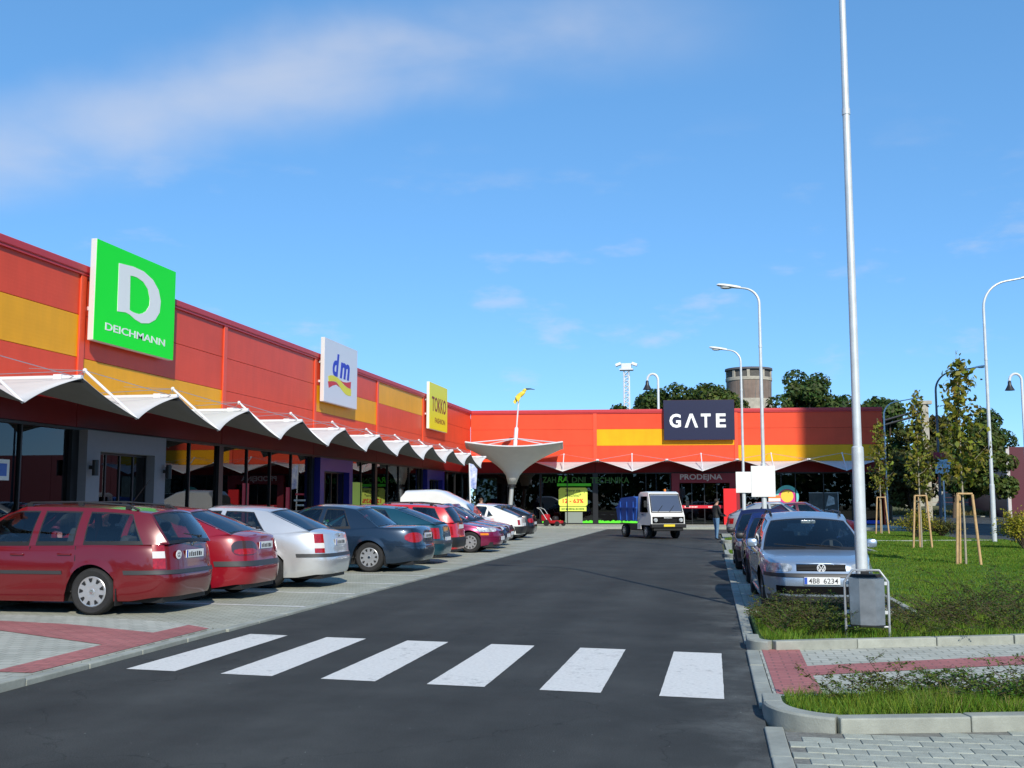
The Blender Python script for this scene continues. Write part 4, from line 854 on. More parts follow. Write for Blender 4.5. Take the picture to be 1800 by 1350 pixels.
    def plate(end, z, txt, tilt=0.):
        x = (S(0, z).x if end > 0 else S(math.pi, z).x) + end * .016
        pl_ = MB(); pl_.box(-.26, .26, -.055, .055, -.006, .006, bev=.004, mi=0); pl_.box(-.256, -.215, -.05, .05, .0062, .0072, mi=1)
        M_ = frame((x, 0, z), (0, 1, 0), (0, 0, 1)) if end > 0 else frame((x, 0, z), (0, -1, 0), (0, 0, 1)); M_ = M_ @ Matrix.Rotation(rad(-tilt), 4, 'X')
        o = pl_.build('number_plate', [M_PLATE, M_PLBLUE], root); o.matrix_local = M_
        if txt:
            if txt == '-': print_line('plate_small_print', M_PLINK, o, Matrix.Translation((.02, 0, .0065)), .40, .07, 7); return o
            a_, b_ = txt.split(' '); text('plate_lettering', a_, M_PLINK, o, Matrix.Translation((-.115, 0, .0065)), width=.155, height=.076, depth=.0015, bold=.005); text('plate_lettering', b_, M_PLINK, o, Matrix.Translation((.125, 0, .0065)), width=.21, height=.076, depth=.0015, bold=.005)
        return o
    A['plate'] = plate
    if P.get('plate_r'): plate(-1, P['plate_r'][0], P['plate_r'][1])
    if P.get('plate_f'): plate(1, P['plate_f'][0], P['plate_f'][1])
    # door mirrors
    xm = xAb - .12; zm = zs(xm) + P.get('mz', .09)
    for sg in (1, -1):
        m = MB(); m.box(xm - .05, xm + .06, sg * (hw + .065) - .085, sg * (hw + .065) + .085, zm - .065, zm + .07, bev=.045, mi=0); m.box(xm - .02, xm + .02, sg * (yb(xm) - .02) - .0 if sg > 0 else -(hw + .03), (hw + .03) if sg > 0 else -(yb(xm) - .02), zm - .06, zm - .015, mi=1); m.box(xm - .054, xm - .051, sg * (hw + .065) - .065, sg * (hw + .065) + .065, zm - .045, zm + .05, mi=2)
        m.build('door_mirror', [P.get('mirrormat', pm_), M_BLACK, M_CHROME], root, smooth=40)
    if P.get('rails'):
        for sg in (1, -1):
            pts_ = [Vector((x, sg * (rw(x) - .06), zr(x) + dz)) for x, dz in [(xAt - .15, .012), (xAt - .28, .055), ((xAt + xDt) / 2, .075), (xDt + .35, .06), (xDt + .2, .02)]]
            m = MB(); m.tube(pts_, .016, 6)
            for q in (1, 2, 3): m.box(pts_[q].x - .04, pts_[q].x + .04, pts_[q].y - .015, pts_[q].y + .015, pts_[q].z - .05, pts_[q].z)
            m.build('roof_rail', M_BLACK, root, smooth=40)
    if P.get('aerial'): m = MB(); x = P['aerial']; m.tube([(x, 0, zr(x) + .04), (x - .28, 0, zr(x) + .40)], .005, 5); m.build('aerial', M_BLACK, root)
    # wipers on the windscreen and, if any, the rear window
    m = MB()
    for y0, y1 in ((.42, -.10), (-.12, -.60)):
        a = Vector((xAb + .17, y0, zs(xAb) + .045)); b = Vector((xAb + .10, y1, zs(xAb) + .085)); m.tube([a, b], .008, 5)
    m.build('wiper', M_BLACK, root)
    if P.get('rwiper'): m = MB(); z = zs(xDb); m.box(xDb - .16, xDb - .12, -.04, .04, z + .06, z + .10, bev=.008); m.tube([(xDb - .145, 0, z + .08), (xDb - .12, .42, z + .13)], .009, 5); m.build('rear_wiper', M_BLACK, root)
    return A
def deck(body, seg, crown, hw):
    G_ = []
    for p in seg:
        k_ = min(1, p.y / (hw * .8)) if hw else 1; G_.append([Vector((p.x, p.y * c, p.z + crown * (1 - c * c) * k_ * .9)) for c in [1 - 2 * i / 12 for i in range(13)]])
    body.grid(G_, 0)
def badge(A, end, z, r, mt, y=0.):
    S_ = A['S'](0 if end > 0 else math.pi, z); m = MB(); m.lathe([(0, .008), (r * .85, .007), (r, .0)], 20, M=Matrix.Identity(4)); o = m.build('badge', mt, A['root'], smooth=50)
    o.matrix_local = frame((S_.x + end * .008, y, z), (0, end, 0), (0, 0, 1)); return o

SECT = [(.15, .93), (.28, .972), (.45, .992), (.62, 1.0), (.78, .985), (.92, .955), (1.05, .915), (1.3, .87)]
def front_std(lip): return [(.15, -.10), (.30, -.03), (.48, 0.0), (.58, -.015), (.70, -.06), (.82, -.13), (1.2, -.2)]
def rear_std(): return [(.15, -.12), (.30, -.03), (.50, 0.), (.60, -.03), (.75, -.05), (.95, -.09), (1.3, -.12)]
def estate(L, W, H, paint_, fo=.90, wb=2.51, belt=.93, **k):
    hl = L / 2
    P = dict(L=L, W=W, fo=fo, wb=wb, paint=paint_, wr=.315, shoulder=[(-hl, belt + .03), (-hl + .6, belt + .02), (0, belt), (hl - 1.35, belt - .01), (hl - .7, belt - .10), (hl - .25, belt - .19), (hl, belt - .27)], front=front_std(.7), rear=rear_std(),
             house=dict(xAb=hl - 1.22, xAt=hl - 1.98, xDt=-hl + .42, xDb=-hl + .12, roof=[(-hl + .42, H - .11), (-hl + 1.0, H - .045), (0, H - .02), (hl - 1.7, H - .055), (hl - 1.98, H - .10)], rw=[(-hl + .42, W * .335), (-hl + 1, W * .355), (0, W * .365), (hl - 1.98, W * .345)], rcrown=.05, rbow=.06, rtbow=.05,
                        wins=[(hl - 1.42, hl - 2.06, hl - 2.42, hl - 2.50), (hl - 2.52, hl - 2.58, -hl + 1.42, -hl + 1.38), (-hl + 1.28, -hl + 1.26, -hl + .42, -hl + .68)]),
             seams=[hl - 1.30, hl - 2.46, -hl + 1.34], handles=[hl - 2.28, -hl + 1.50])
    P.update(k); return P
def hatch(L, W, H, paint_, fo=.85, wb=2.51, belt=.91, tail=.98, deckl=.25, **k):
    """liftback / hatchback: sloping rear window ending on a short deck"""
    hl = L / 2
    P = dict(L=L, W=W, fo=fo, wb=wb, paint=paint_, wr=.31, shoulder=[(-hl, tail - .06), (-hl + deckl, tail), (-hl + .9, belt + .06), (0, belt), (hl - 1.35, belt - .01), (hl - .7, belt - .10), (hl - .25, belt - .19), (hl, belt - .27)], front=front_std(.7), rear=rear_std(),
             house=dict(xAb=hl - 1.22, xAt=hl - 1.98, xDt=-hl + 1.25, xDb=-hl + deckl + .02, roof=[(-hl + 1.25, H - .08), (-hl + 1.8, H - .03), (0, H - .02), (hl - 1.7, H - .055), (hl - 1.98, H - .10)], rw=[(-hl + 1.25, W * .325), (0, W * .36), (hl - 1.98, W * .34)], rcrown=.05, rbow=.05, rtbow=.08,
                        wins=[(hl - 1.42, hl - 2.06, hl - 2.36, hl - 2.46), (hl - 2.46, hl - 2.54, -hl + 1.15, -hl + 1.50)]),
             seams=[hl - 1.30, hl - 2.41, -hl + 1.55], handles=[hl - 2.24, -hl + 1.42])
    P.update(k); return P

PI = math.pi
Bx = lambda end, z0, z1, xe, mt_: (end, z0, z1, xe, mt_)
# 1 - the red estate nearest the camera, nose to the shops
PR = paint('dark_red_car_paint', (.13, .0018, .005), .08, .30)
A1 = build_car('estate_car', 'dark red estate car with CZ sticker, nearest of the left parking row', estate(4.51, 1.74, 1.47, PR, wheel='nine', rails=True, aerial=-1.2, rwiper=True, flaps=True, plate_r=(.80, '-'), mould=[(-.72, .95, .545, .59)], bstrip=[Bx(-1, .545, .60, -1.62, M_MOULD), Bx(1, .50, .56, 1.75, M_MOULD)],
    tails=[(.66, -2.02, .62, .76, M_TAIL), (.66, -2.02, .76, .85, M_TAILW), (.66, -2.02, .85, .98, M_TAIL)], heads=[(.42, 1.85, .58, .70, M_HEAD)], grille=[(.30, .58, .70, M_BLACK)], nr=5.5), (-10.33, 15.8, .02), PI)
badge(A1, -1, .935, .035, M_CHROME)
m = MB(); m.lathe([(0, .004), (.06, .004), (.062, 0)], 24, M=Matrix.Scale(1.25, 4, (1, 0, 0))); o = m.build('oval_sticker', M_PLATE, A1['root']); sp = A1['S'](PI, .80); o.matrix_local = frame((sp.x - .004, .45, .80), (0, -1, 0), (0, 0, 1)); text('sticker_lettering', 'CZ', M_PLINK, o, Matrix.Translation((0, 0, .005)), width=.08, height=.055, depth=.001, bold=.02)
# 2 - red liftback with smoked tail lamps
PR2 = paint('bright_red_car_paint', (.24, .002, .011), .08, .3)
A2 = build_car('liftback_car', 'bright red liftback with dark smoked tail lamps beside the red estate', hatch(4.51, 1.75, 1.43, PR2, fo=.93, wb=2.67, tail=1.02, deckl=.32, wheel='twelve', rwiper=True, plate_r=(.83, '-'), bstrip=[Bx(-1, .52, .60, -1.72, M_MOULD), Bx(1, .50, .57, 1.75, M_MOULD)], mould=[(-.6, 1.0, .50, .55)],
    tails=[(.36, -2.0, .69, .91, M_TAILD, 5), (.38, -2.03, .70, .79, M_TAIL, 5)], heads=[(.42, 1.85, .56, .70, M_HEAD)], grille=[(.30, .58, .68, M_BLACK)]), (-10.22, 18.3, .02), PI)
# 3 - silver liftback
PS = paint('silver_car_paint', (.62, .63, .64), .55, .3)
A3 = build_car('liftback_car', 'silver liftback with upright red tail lamps, third in the left row', hatch(4.51, 1.73, 1.43, PS, fo=.90, wb=2.51, tail=1.0, deckl=.36, wheel='ten', plate_r=(.80, '-'), bstrip=[Bx(-1, .545, .605, -1.70, M_MOULD), Bx(1, .50, .56, 1.75, M_MOULD)], mould=[(-.55, .95, .545, .59)],
    tails=[(.62, -2.03, .62, .70, M_TAIL), (.62, -2.03, .70, .79, M_TAILW), (.62, -2.03, .79, .95, M_TAIL)], heads=[(.42, 1.85, .58, .70, M_HEAD)], grille=[(.30, .58, .70, M_BLACK)], nr=5.2), (-9.77, 20.95, .02), PI)
badge(A3, -1, .915, .035, M_CHROME)
# 4 - dark blue saloon
PN = paint('dark_blue_car_paint', (.012, .028, .055), .45, .3)
def saloon(L, W, H, p, **k):
    P = hatch(L, W, H, p, **k); hl = L / 2
    P['house'].update(xDt=-hl + 1.55, xDb=-hl + .92, roof=[(-hl + 1.55, H - .09), (-hl + 2.0, H - .03), (0, H - .02), (hl - 1.8, H - .055), (hl - 2.05, H - .10)], rw=[(-hl + 1.55, W * .315), (0, W * .36), (hl - 2.05, W * .335)], xAt=hl - 2.05, xAb=hl - 1.28,
                      wins=[(hl - 1.50, hl - 2.14, hl - 2.46, hl - 2.56), (hl - 2.56, hl - 2.64, -hl + 1.55, -hl + 1.80)]); P['shoulder'] = [(-hl, .88), (-hl + .12, .95), (-hl + .9, .965), (-hl + 1.4, .95), (0, .92), (hl - 1.35, .91), (hl - .7, .83), (hl - .25, .74), (hl, .66)]
    P['seams'] = [hl - 1.38, hl - 2.51, -hl + 1.70]; P['handles'] = [hl - 2.34, -hl + 1.82]; P.update({q: v for q, v in k.items() if q in ('seams', 'handles', 'shoulder')}); return P
A4 = build_car('saloon_car', 'dark blue saloon with bright ten-slot hubcaps and round red tail lamps', saloon(4.80, 1.80, 1.44, PN, fo=.86, wb=2.83, wheel='ten', flaps=True, wr=.32, handlemat=M_CHROME, plate_r=(.78, '-'), bstrip=[Bx(-1, .56, .62, -1.9, PN), Bx(1, .50, .56, 1.9, PN)], mould=[(-.62, 1.12, .40, .52)], mouldmat=PN,
    tails=[(.40, -2.10, .64, .85, M_TAIL, 2.6)], heads=[(.42, 1.95, .58, .72, M_HEAD)], grille=[(.30, .55, .72, M_CHROME)]), (-9.42, 25.95, .02), PI - rad(1.5))
badge(A4, -1, .90, .045, M_CHROME)
# 5 - teal hatchback
PT = paint('teal_car_paint', (.012, .075, .11), .45, .3)
A5 = build_car('hatchback_car', 'dark teal hatchback partly hidden behind the dark blue saloon', hatch(4.25, 1.70, 1.42, PT, fo=.83, wb=2.51, deckl=.16, wheel='steel', plate_r=(.60, ''), bstrip=[Bx(-1, .50, .58, -1.6, M_MOULD)], tails=[(.55, -1.9, .62, .88, M_TAIL)], heads=[(.40, 1.75, .56, .70, M_HEAD)], grille=[(.30, .58, .68, M_BLACK)]), (-9.38, 28.9, .02), PI)
# 6 - red estate with black bumper
PR3 = paint('scarlet_car_paint', (.52, .008, .014), .05, .3)
A6 = build_car('estate_car', 'scarlet estate car with roof rails and black bumper before the purple hatchback', estate(4.2, 1.64, 1.46, PR3, wheel='steel', rails=True, plate_r=(.84, ''), bstrip=[Bx(-1, .30, .56, -1.55, M_BLACK)], tails=[(.60, -1.95, .62, .85, M_TAIL)], heads=[(.40, 1.7, .56, .70, M_HEAD)], fo=.80, wb=2.45, rwiper=True), (-9.69, 32.1, .02), PI)
# 7 - purple hatchback nose out
PP = paint('purple_car_paint', (.22, .008, .06), .45, .3)
A7 = build_car('hatchback_car', 'purple hatchback parked nose out with long pale headlamps', hatch(4.15, 1.70, 1.43, PP, fo=.84, wb=2.61, deckl=.15, wheel='ten', plate_f=(.42, ''), tails=[(.62, -1.9, .60, 1.0, M_TAIL)], heads=[(.44, 1.45, .62, .74, M_HEAD)], grille=[(.30, .56, .64, M_BLACK)], bstrip=[Bx(1, .46, .50, 1.6, PP)], nf=3.4), (-9.15, 35.75, .02), 0)
xp = A7['xpatch']('side_indicator', M_AMBER, 1.55, 1.78, .52, .58, -1, off=.016)
# 8 - navy car nose out
A8 = build_car('hatchback_car', 'navy hatchback parked nose out just beyond the purple one', hatch(4.1, 1.68, 1.43, paint('navy_car_paint', (.012, .014, .055), .4, .3), fo=.82, wb=2.5, deckl=.15, wheel='ten', plate_f=(.42, ''), heads=[(.42, 1.55, .60, .72, M_HEAD)], grille=[(.30, .56, .66, M_BLACK)], nf=3.6), (-9.43, 38.5, .02), 0)
# 9 - dark red nose out
A9 = build_car('hatchback_car', 'dark red hatchback parked nose out before the small white car', hatch(4.05, 1.66, 1.41, paint('wine_car_paint', (.16, .007, .025), .35, .3), fo=.80, wb=2.45, deckl=.15, wheel='steel', plate_f=(.42, ''), heads=[(.42, 1.6, .58, .70, M_HEAD)], grille=[(.30, .56, .66, M_BLACK)]), (-9.78, 41.3, .02), 0)
# 10 - small white hatchback with black bumper
PW = paint('white_car_paint', (.74, .74, .71), 0., .3)
A10 = build_car('hatchback_car', 'small white hatchback with black bumper near the end of the row', hatch(3.85, 1.62, 1.42, PW, fo=.78, wb=2.45, deckl=.12, tail=.92, wheel='steel', plate_r=(.62, ''), bstrip=[Bx(-1, .27, .55, -1.35, M_BLACK)], tails=[(.56, -1.78, .60, .80, M_TAIL)], heads=[(.40, 1.6, .58, .70, M_HEAD)]), (-10.09, 46.7, .02), PI)
A11 = build_car('hatchback_car', 'black hatchback with red tail lamp, farthest of the left row', hatch(4.0, 1.66, 1.42, paint('black_car_paint', (.010, .010, .014), .3, .3), fo=.80, wb=2.45, deckl=.15, wheel='steel', plate_r=(.62, ''), tails=[(.40, -1.8, .64, .82, M_TAIL, 4)], heads=[(.40, 1.6, .58, .70, M_HEAD)]), (-10.17, 49.7, .02), PI)
# right side: estate facing the camera and the cars behind it
PB = paint('ice_blue_car_paint', (.36, .44, .54), .6, .3)
A12 = build_car('estate_car', 'pale silver blue estate car facing the camera behind the litter bin', estate(4.67, 1.74, 1.48, PB, size=1.0, fo=.92, wb=2.70, wheel='five', rails=True, plate_f=(.50, '4B8 6234'), bstrip=[Bx(1, .545, .60, 1.75, M_MOULD), Bx(-1, .54, .60, -1.75, M_MOULD)],
    heads=[(.42, 1.93, .62, .745, M_HEAD)], grille=[(.36, .635, .735, M_GRILLE)], mould=[(-.6, 1.0, .50, .55)], tails=[(.62, -2.1, .62, .95, M_TAIL)], front=[(.15, -.10), (.28, -.03), (.45, 0.0), (.56, -.01), (.64, -.06), (.76, -.11), (.9, -.2)], nf=4.3,
    shoulder=[(-2.335, .96), (-1.7, .95), (0, .93), (.985, .92), (1.6, .86), (2.05, .80), (2.335, .745)]), (1.56, 19.2, .02), -PI / 2 + rad(1))
# grille bars, emblem, lower grille, fog openings
for z in (.655, .675, .695, .715): A12['patch']('grille_bar', M_GRILLE2, -A12['ph_y'](.35, 1), A12['ph_y'](.35, 1), z, z + .006, off=.011, n=12, nz=1)
A12['patch']('lower_grille', M_GRILLE, -A12['ph_y'](.66, 1), A12['ph_y'](.66, 1), .30, .42, off=.005, n=20)
A12['patch']('front_spoiler', M_MOULD, -A12['ph_x'](1.7), A12['ph_x'](1.7), .19, .27, off=.010, n=30)
em = MB(); em.lathe([(.045, .012), (.055, .012), (.058, .0)], 24)
for pts in ([(-.030, .040), (-.020, .040), (0, -.002), (.020, .040), (.030, .040), (.006, -.012), (-.006, -.012)], [(-.046, .018), (-.036, .022), (-.019, -.022), (-.004, .006), (.004, .006), (.019, -.022), (.036, .022), (.046, .018), (.022, -.046), (.014, -.042), (0, -.012), (-.014, -.042), (-.022, -.046)]): em.prism([(x, y, .006) for x, y in pts], (0, 0, .006))
o = em.build('emblem', M_EMB, A12['root'], smooth=40); sp = A12['S'](0, .685); o.matrix_local = frame((sp.x + .014, 0, .685), (0, 1, 0), (0, 0, 1)) @ Matrix.Scale(1.15, 4)
A12['patch']('bonnet_lip', M_CHROME, -A12['ph_y'](.37, 1), A12['ph_y'](.37, 1), .738, .744, off=.009, n=14, nz=1)
m = MB(); m.box(.55, .60, -.12, .12, 1.31, 1.37, bev=.02); m.build('interior_mirror', M_HEAD, A12['root'])
A13 = build_car('hatchback_car', 'dark blue hatchback parked right behind the pale blue estate', hatch(4.0, 1.66, 1.43, size=1.0, paint_=paint('royal_blue_car_paint', (.014, .028, .13), .35, .3), fo=.80, wb=2.45, deckl=.15, wheel='steel', mirrormat=M_BLACK, mz=.05, plate_f=(.42, ''), heads=[(.42, 1.6, .58, .70, M_HEAD)], grille=[(.30, .58, .68, M_BLACK)], bstrip=[Bx(1, .30, .50, 1.5, M_BLACK)]), (1.48, 24.4, .02), -PI / 2)
A14 = build_car('hatchback_car', 'midnight blue hatchback, last of three cars beside the lawn', hatch(4.0, 1.66, 1.46, size=1.0, paint_=paint('midnight_car_paint', (.012, .015, .07), .35, .3), fo=.80, wb=2.45, deckl=.15, wheel='steel', mirrormat=M_BLACK, mz=.05, plate_f=(.42, ''), heads=[(.42, 1.6, .58, .70, M_HEAD)], grille=[(.30, .58, .68, M_BLACK)], bstrip=[Bx(1, .30, .50, 1.5, M_BLACK)]), (1.36, 29.0, .02), -PI / 2)
A15 = build_car('hatchback_car', 'silver hatchback seen side on by the far walkway, red lamp to the road', hatch(4.2, 1.70, 1.50, paint('grey_silver_car_paint', (.42, .44, .45), .5, .3), fo=.82, wb=2.5, deckl=.14, wheel='ten', tails=[(.50, -1.85, .62, .84, M_TAIL)], plate_r=(.60, ''), heads=[(.40, 1.7, .56, .70, M_HEAD)]), (2.95, 50.0, .02), 0)
A16 = build_car('saloon_car', 'maroon car behind the silver side-on hatchback', hatch(4.3, 1.70, 1.48, paint('maroon_car_paint', (.10, .006, .02), .35, .3), fo=.82, wb=2.5, deckl=.2, wheel='steel', tails=[(.45, -1.9, .62, .84, M_TAIL)]), (4.3, 53.2, .02), 0)

# ------------------------------------------------------------------ white van beyond the row
PV = paint('white_van_paint', (.80, .80, .78), 0., .35)
van = thing('delivery_van', 'white high-roofed van rising behind the parked scarlet estate', 'van', (-10.85, 44.0, .02), 0)
# low in the row, nose to the road
prof = [(-1.75, .35), (-1.77, 1.0), (-1.70, 1.95), (-1.53, 2.14), (-.35, 2.17), (.0, 2.10), (.95, 1.62), (1.35, 1.15), (1.95, .98), (2.12, .75), (2.12, .35)]
m = MB(); ys = [-.90, -.86, -.74, -.4, 0, .4, .74, .86, .90]; G_ = []
for y in ys:
    k = abs(y) / .9; cx = 0.0; G_.append([Vector((x, y, (z if z < .6 else z - (.10 * k ** 6 + .03 * k * k) * (1 if z > 1.5 else .4)))) for x, z in prof])
m.grid(G_); m.add(G_[0], [tuple(range(len(prof)))]); m.add(G_[-1], [tuple(range(len(prof)))[::-1]]); m.build('body', PV, van, smooth=30)
for sg in (1, -1):
    m = MB(); m.prism([(.15, sg * .905, 1.12), (1.10, sg * .905, 1.12), (.90, sg * .905, 1.46), (.2, sg * .905, 1.55)], (0, sg * .004, 0)); m.build('side_window', M_CARGLASS, van)
m = MB(); m.add([(1.375, -.74, 1.16), (1.375, .74, 1.16), (1.02, .68, 1.585), (1.02, -.68, 1.585)], [(0, 1, 2, 3)]); m.build('windscreen', M_CARGLASS, van)
tmv, hmv = wheel_meshes(.32, .2, 'steel')
for x in (1.3, -1.25):
    for sg in (1, -1):
        o = link('wheel', tmv, van); o.location = (x, sg * .80, .32); o.rotation_euler = (0, 0, 0 if sg > 0 else PI); link('hubcap', hmv, o)
for sg in (1, -1): m = MB(); m.box(2.09, 2.14, sg * .65 - .14, sg * .65 + .14, .70, .84, bev=.02); m.build('headlamp', M_HEAD, van)
m = MB(); m.box(-1.82, 2.17, -.88, .88, .28, .50, bev=.04); m.build('bumper', M_MOULD, van)

# ------------------------------------------------------------------ small municipal truck driving towards the camera
MT_W = paint('white_truck_paint', (.76, .76, .74), 0., .35); MT_B = mat('blue_skip_paint', (.02, .10, .42), .45, var=.1, vscale=3)
tr = thing('utility_truck', 'small white forward-cab truck carrying a blue refuse skip on the road', 'truck', (-2.86, 51.55, 0), math.atan2(-.86, .44)); tr.scale = (1.04, 1.04, 1.0)
# cab: x forward; front face near x = 1.9
cabp = [(.45, .62), (.45, 2.02), (.62, 2.12), (1.35, 2.14), (1.52, 2.08), (1.86, 1.18), (1.95, 1.05), (1.97, .62)]
hwid = .80; m = MB(); G_ = [[Vector((x, y * (1 if z < 1.2 else 1 - .10 * (z - 1.2) / .9), z - (.03 if abs(y) > .79 and z > 2 else 0))) for x, z in cabp] for y in (-hwid, -.78, .78, hwid)]
m.grid(G_); m.add(G_[0], [tuple(range(8))]); m.add(G_[-1], [tuple(range(8))[::-1]]); cab_ = m.build('cab', MT_W, tr, smooth=30, weld=.0005); bv = cab_.modifiers.new('b', 'BEVEL'); bv.width = .055; bv.segments = 3; bv.limit_method = 'ANGLE'; bv.angle_limit = rad(35)
def cabx(z): return 1.52 + (2.08 - z) / .90 * .34
m = MB(); m.add([(cabx(1.24) + .012, -.70, 1.24), (cabx(1.24) + .012, .70, 1.24), (cabx(1.98) + .012, .655, 1.98), (cabx(1.98) + .012, -.655, 1.98)], [(0, 1, 2, 3)])
wsc = m.build('windscreen', glass_mat('truck_glass', (.30, .35, .46), 1.45, .0), tr)
m = MB()
for a, b in (((-.73, 1.20), (.73, 1.20)), ((.73, 1.20), (.68, 2.02)), ((.68, 2.02), (-.68, 2.02)), ((-.68, 2.02), (-.73, 1.20))): m.tube([(cabx(a[1]) + .012, a[0], a[1]), (cabx(b[1]) + .012, b[0], b[1])], .022, 6)
m.build('window_seal', M_BLACK, wsc)
for sg in (1, -1):
    yy = sg * (hwid - .006); m = MB(); m.prism([(.75, yy, 1.20), (1.62, yy, 1.20), (1.42, yy * .93, 1.92), (.75, yy * .93, 1.92)], (0, sg * .012, 0)); m.build('side_window', MATS['truck_glass'], tr)
    m = MB(); m.tube([(1.70, sg * .80, 1.55), (1.85, sg * 1.0, 1.6)], .012, 5); m.box(1.80, 1.86, sg * 1.0 - .08, sg * 1.0 + .08, 1.42, 1.72, bev=.02); m.build('door_mirror', M_BLACK, tr)
    m = MB(); m.lathe([(0, .02), (.085, .015), (.095, -.01)], 20); o = m.build('headlamp', M_HEAD, tr, smooth=50); o.matrix_local = frame((1.998, sg * .60, .85), (0, 1, 0), (0, 0, 1))
    m = MB(); m.box(.60, .604, sg * .805 - .003, sg * .805 + .003, .70, 1.95); m.build('door_seam', M_SEAM, tr)
m = MB(); m.box(1.965, 1.985, -.74, .74, .70, 1.0, bev=.006); m.build('grille', M_GRILLE, tr)
for q in range(5): m = MB(); m.box(1.986, 1.990, -.42, .42, .74 + .035 * q, .752 + .035 * q); m.build('grille_bar', M_GRILLE2, tr)
m = MB(); m.box(1.86, 2.08, -.82, .82, .50, .68, bev=.03); bmp = m.build('bumper', M_BLACK, tr)
m = MB(); m.box(2.085, 2.095, -.26, .26, .56, .66); o = m.build('number_plate', mat('yellow_plate', (.75, .58, .03), .5), tr)
m = MB(); m.box(-1.9, 1.8, -.35, .35, .38, .62); m.build('chassis', M_BLACK, tr)
m = MB(); m.box(1.80, 2.02, -.70, .70, .36, .50, bev=.03); m.build('apron', M_BLACK, tr)
for sg in (1, -1): m = MB(); m.box(-.45, .55, sg * .62 - .16, sg * .62 + .16, .36, .66, bev=.04); m.build('side_locker', M_MOULD, tr)
for sg in (1, -1): m = MB(); m.box(.46, .86, sg * .79 - .015, sg * .79 + .015, .42, .66, bev=.01); m.build('cab_step', MT_W, tr)
for x in (1.25, -1.20):
    for sg in (1, -1):
        tmv2, hmv2 = wheel_meshes(.31, .22, 'steel'); o = link('wheel', tmv2, tr); o.location = (x, sg * .66, .31); o.rotation_euler = (0, 0, 0 if sg > 0 else PI); link('hubcap', hmv2, o)
        m = MB(); m.tube([(x - .42, sg * .66, .36), (x - .28, sg * .66, .62), (x, sg * .66, .70), (x + .28, sg * .66, .62), (x + .42, sg * .66, .36)], .0, 4) if False else m.box(x - .4, x + .4, sg * .66 - .13, sg * .66 + .13, .645, .665); m.build('mudguard', M_BLACK, tr)
sk = MB(); sp_ = [(-1.85, .78), (.30, .78), (.36, 1.35), (.36, 1.85), (-.05, 1.92), (-1.45, 1.85), (-2.0, 1.35)]; sk.prism([(x, -.80, z) for x, z in sp_], (0, 1.60, 0)); skip = sk.build('skip', MT_B, tr)
for x in (-1.5, -.75, .0): m = MB(); m.box(x - .04, x + .04, -.83, -.80, .80, 1.68); m.box(x - .04, x + .04, .80, .83, .80, 1.68); m.build('skip_rib', MT_B, skip)
m = MB(); m.box(-2.02, .38, -.84, .84, 1.36, 1.42); m.build('skip_rim', MT_B, skip)
m = MB()
for y in (-.45, .1): m.tube([(cabx(1.20) + .03, y, 1.20), (cabx(1.55) + .03, y + .28, 1.50)], .012, 5)
m.build('wiper', M_BLACK, tr)
for sg in (1, -1): m = MB(); m.box(.95, 1.08, sg * .80 - .02, sg * .80 + .02, 1.08, 1.11, bev=.008); m.build('door_handle', M_BLACK, tr)
print_line('grille_lettering', M_EMB, tr, frame((1.988, 0, .955), (0, 1, 0), (0, 0, 1)), .4, .045, 8)
m = MB(); m.lathe([(0, .14), (.05, .13), (.06, 0)], 12, M=Matrix.Translation((.7, .45, 2.13))); m.build('beacon', M_AMBER, tr, smooth=50)
m = MB()
for y in (-.35, .35): m.box(.75, 1.15, y - .2, y + .2, .9, 1.65, bev=.05)
m.build('seat', mat('blue_seat', (.03, .05, .2), .8), tr)
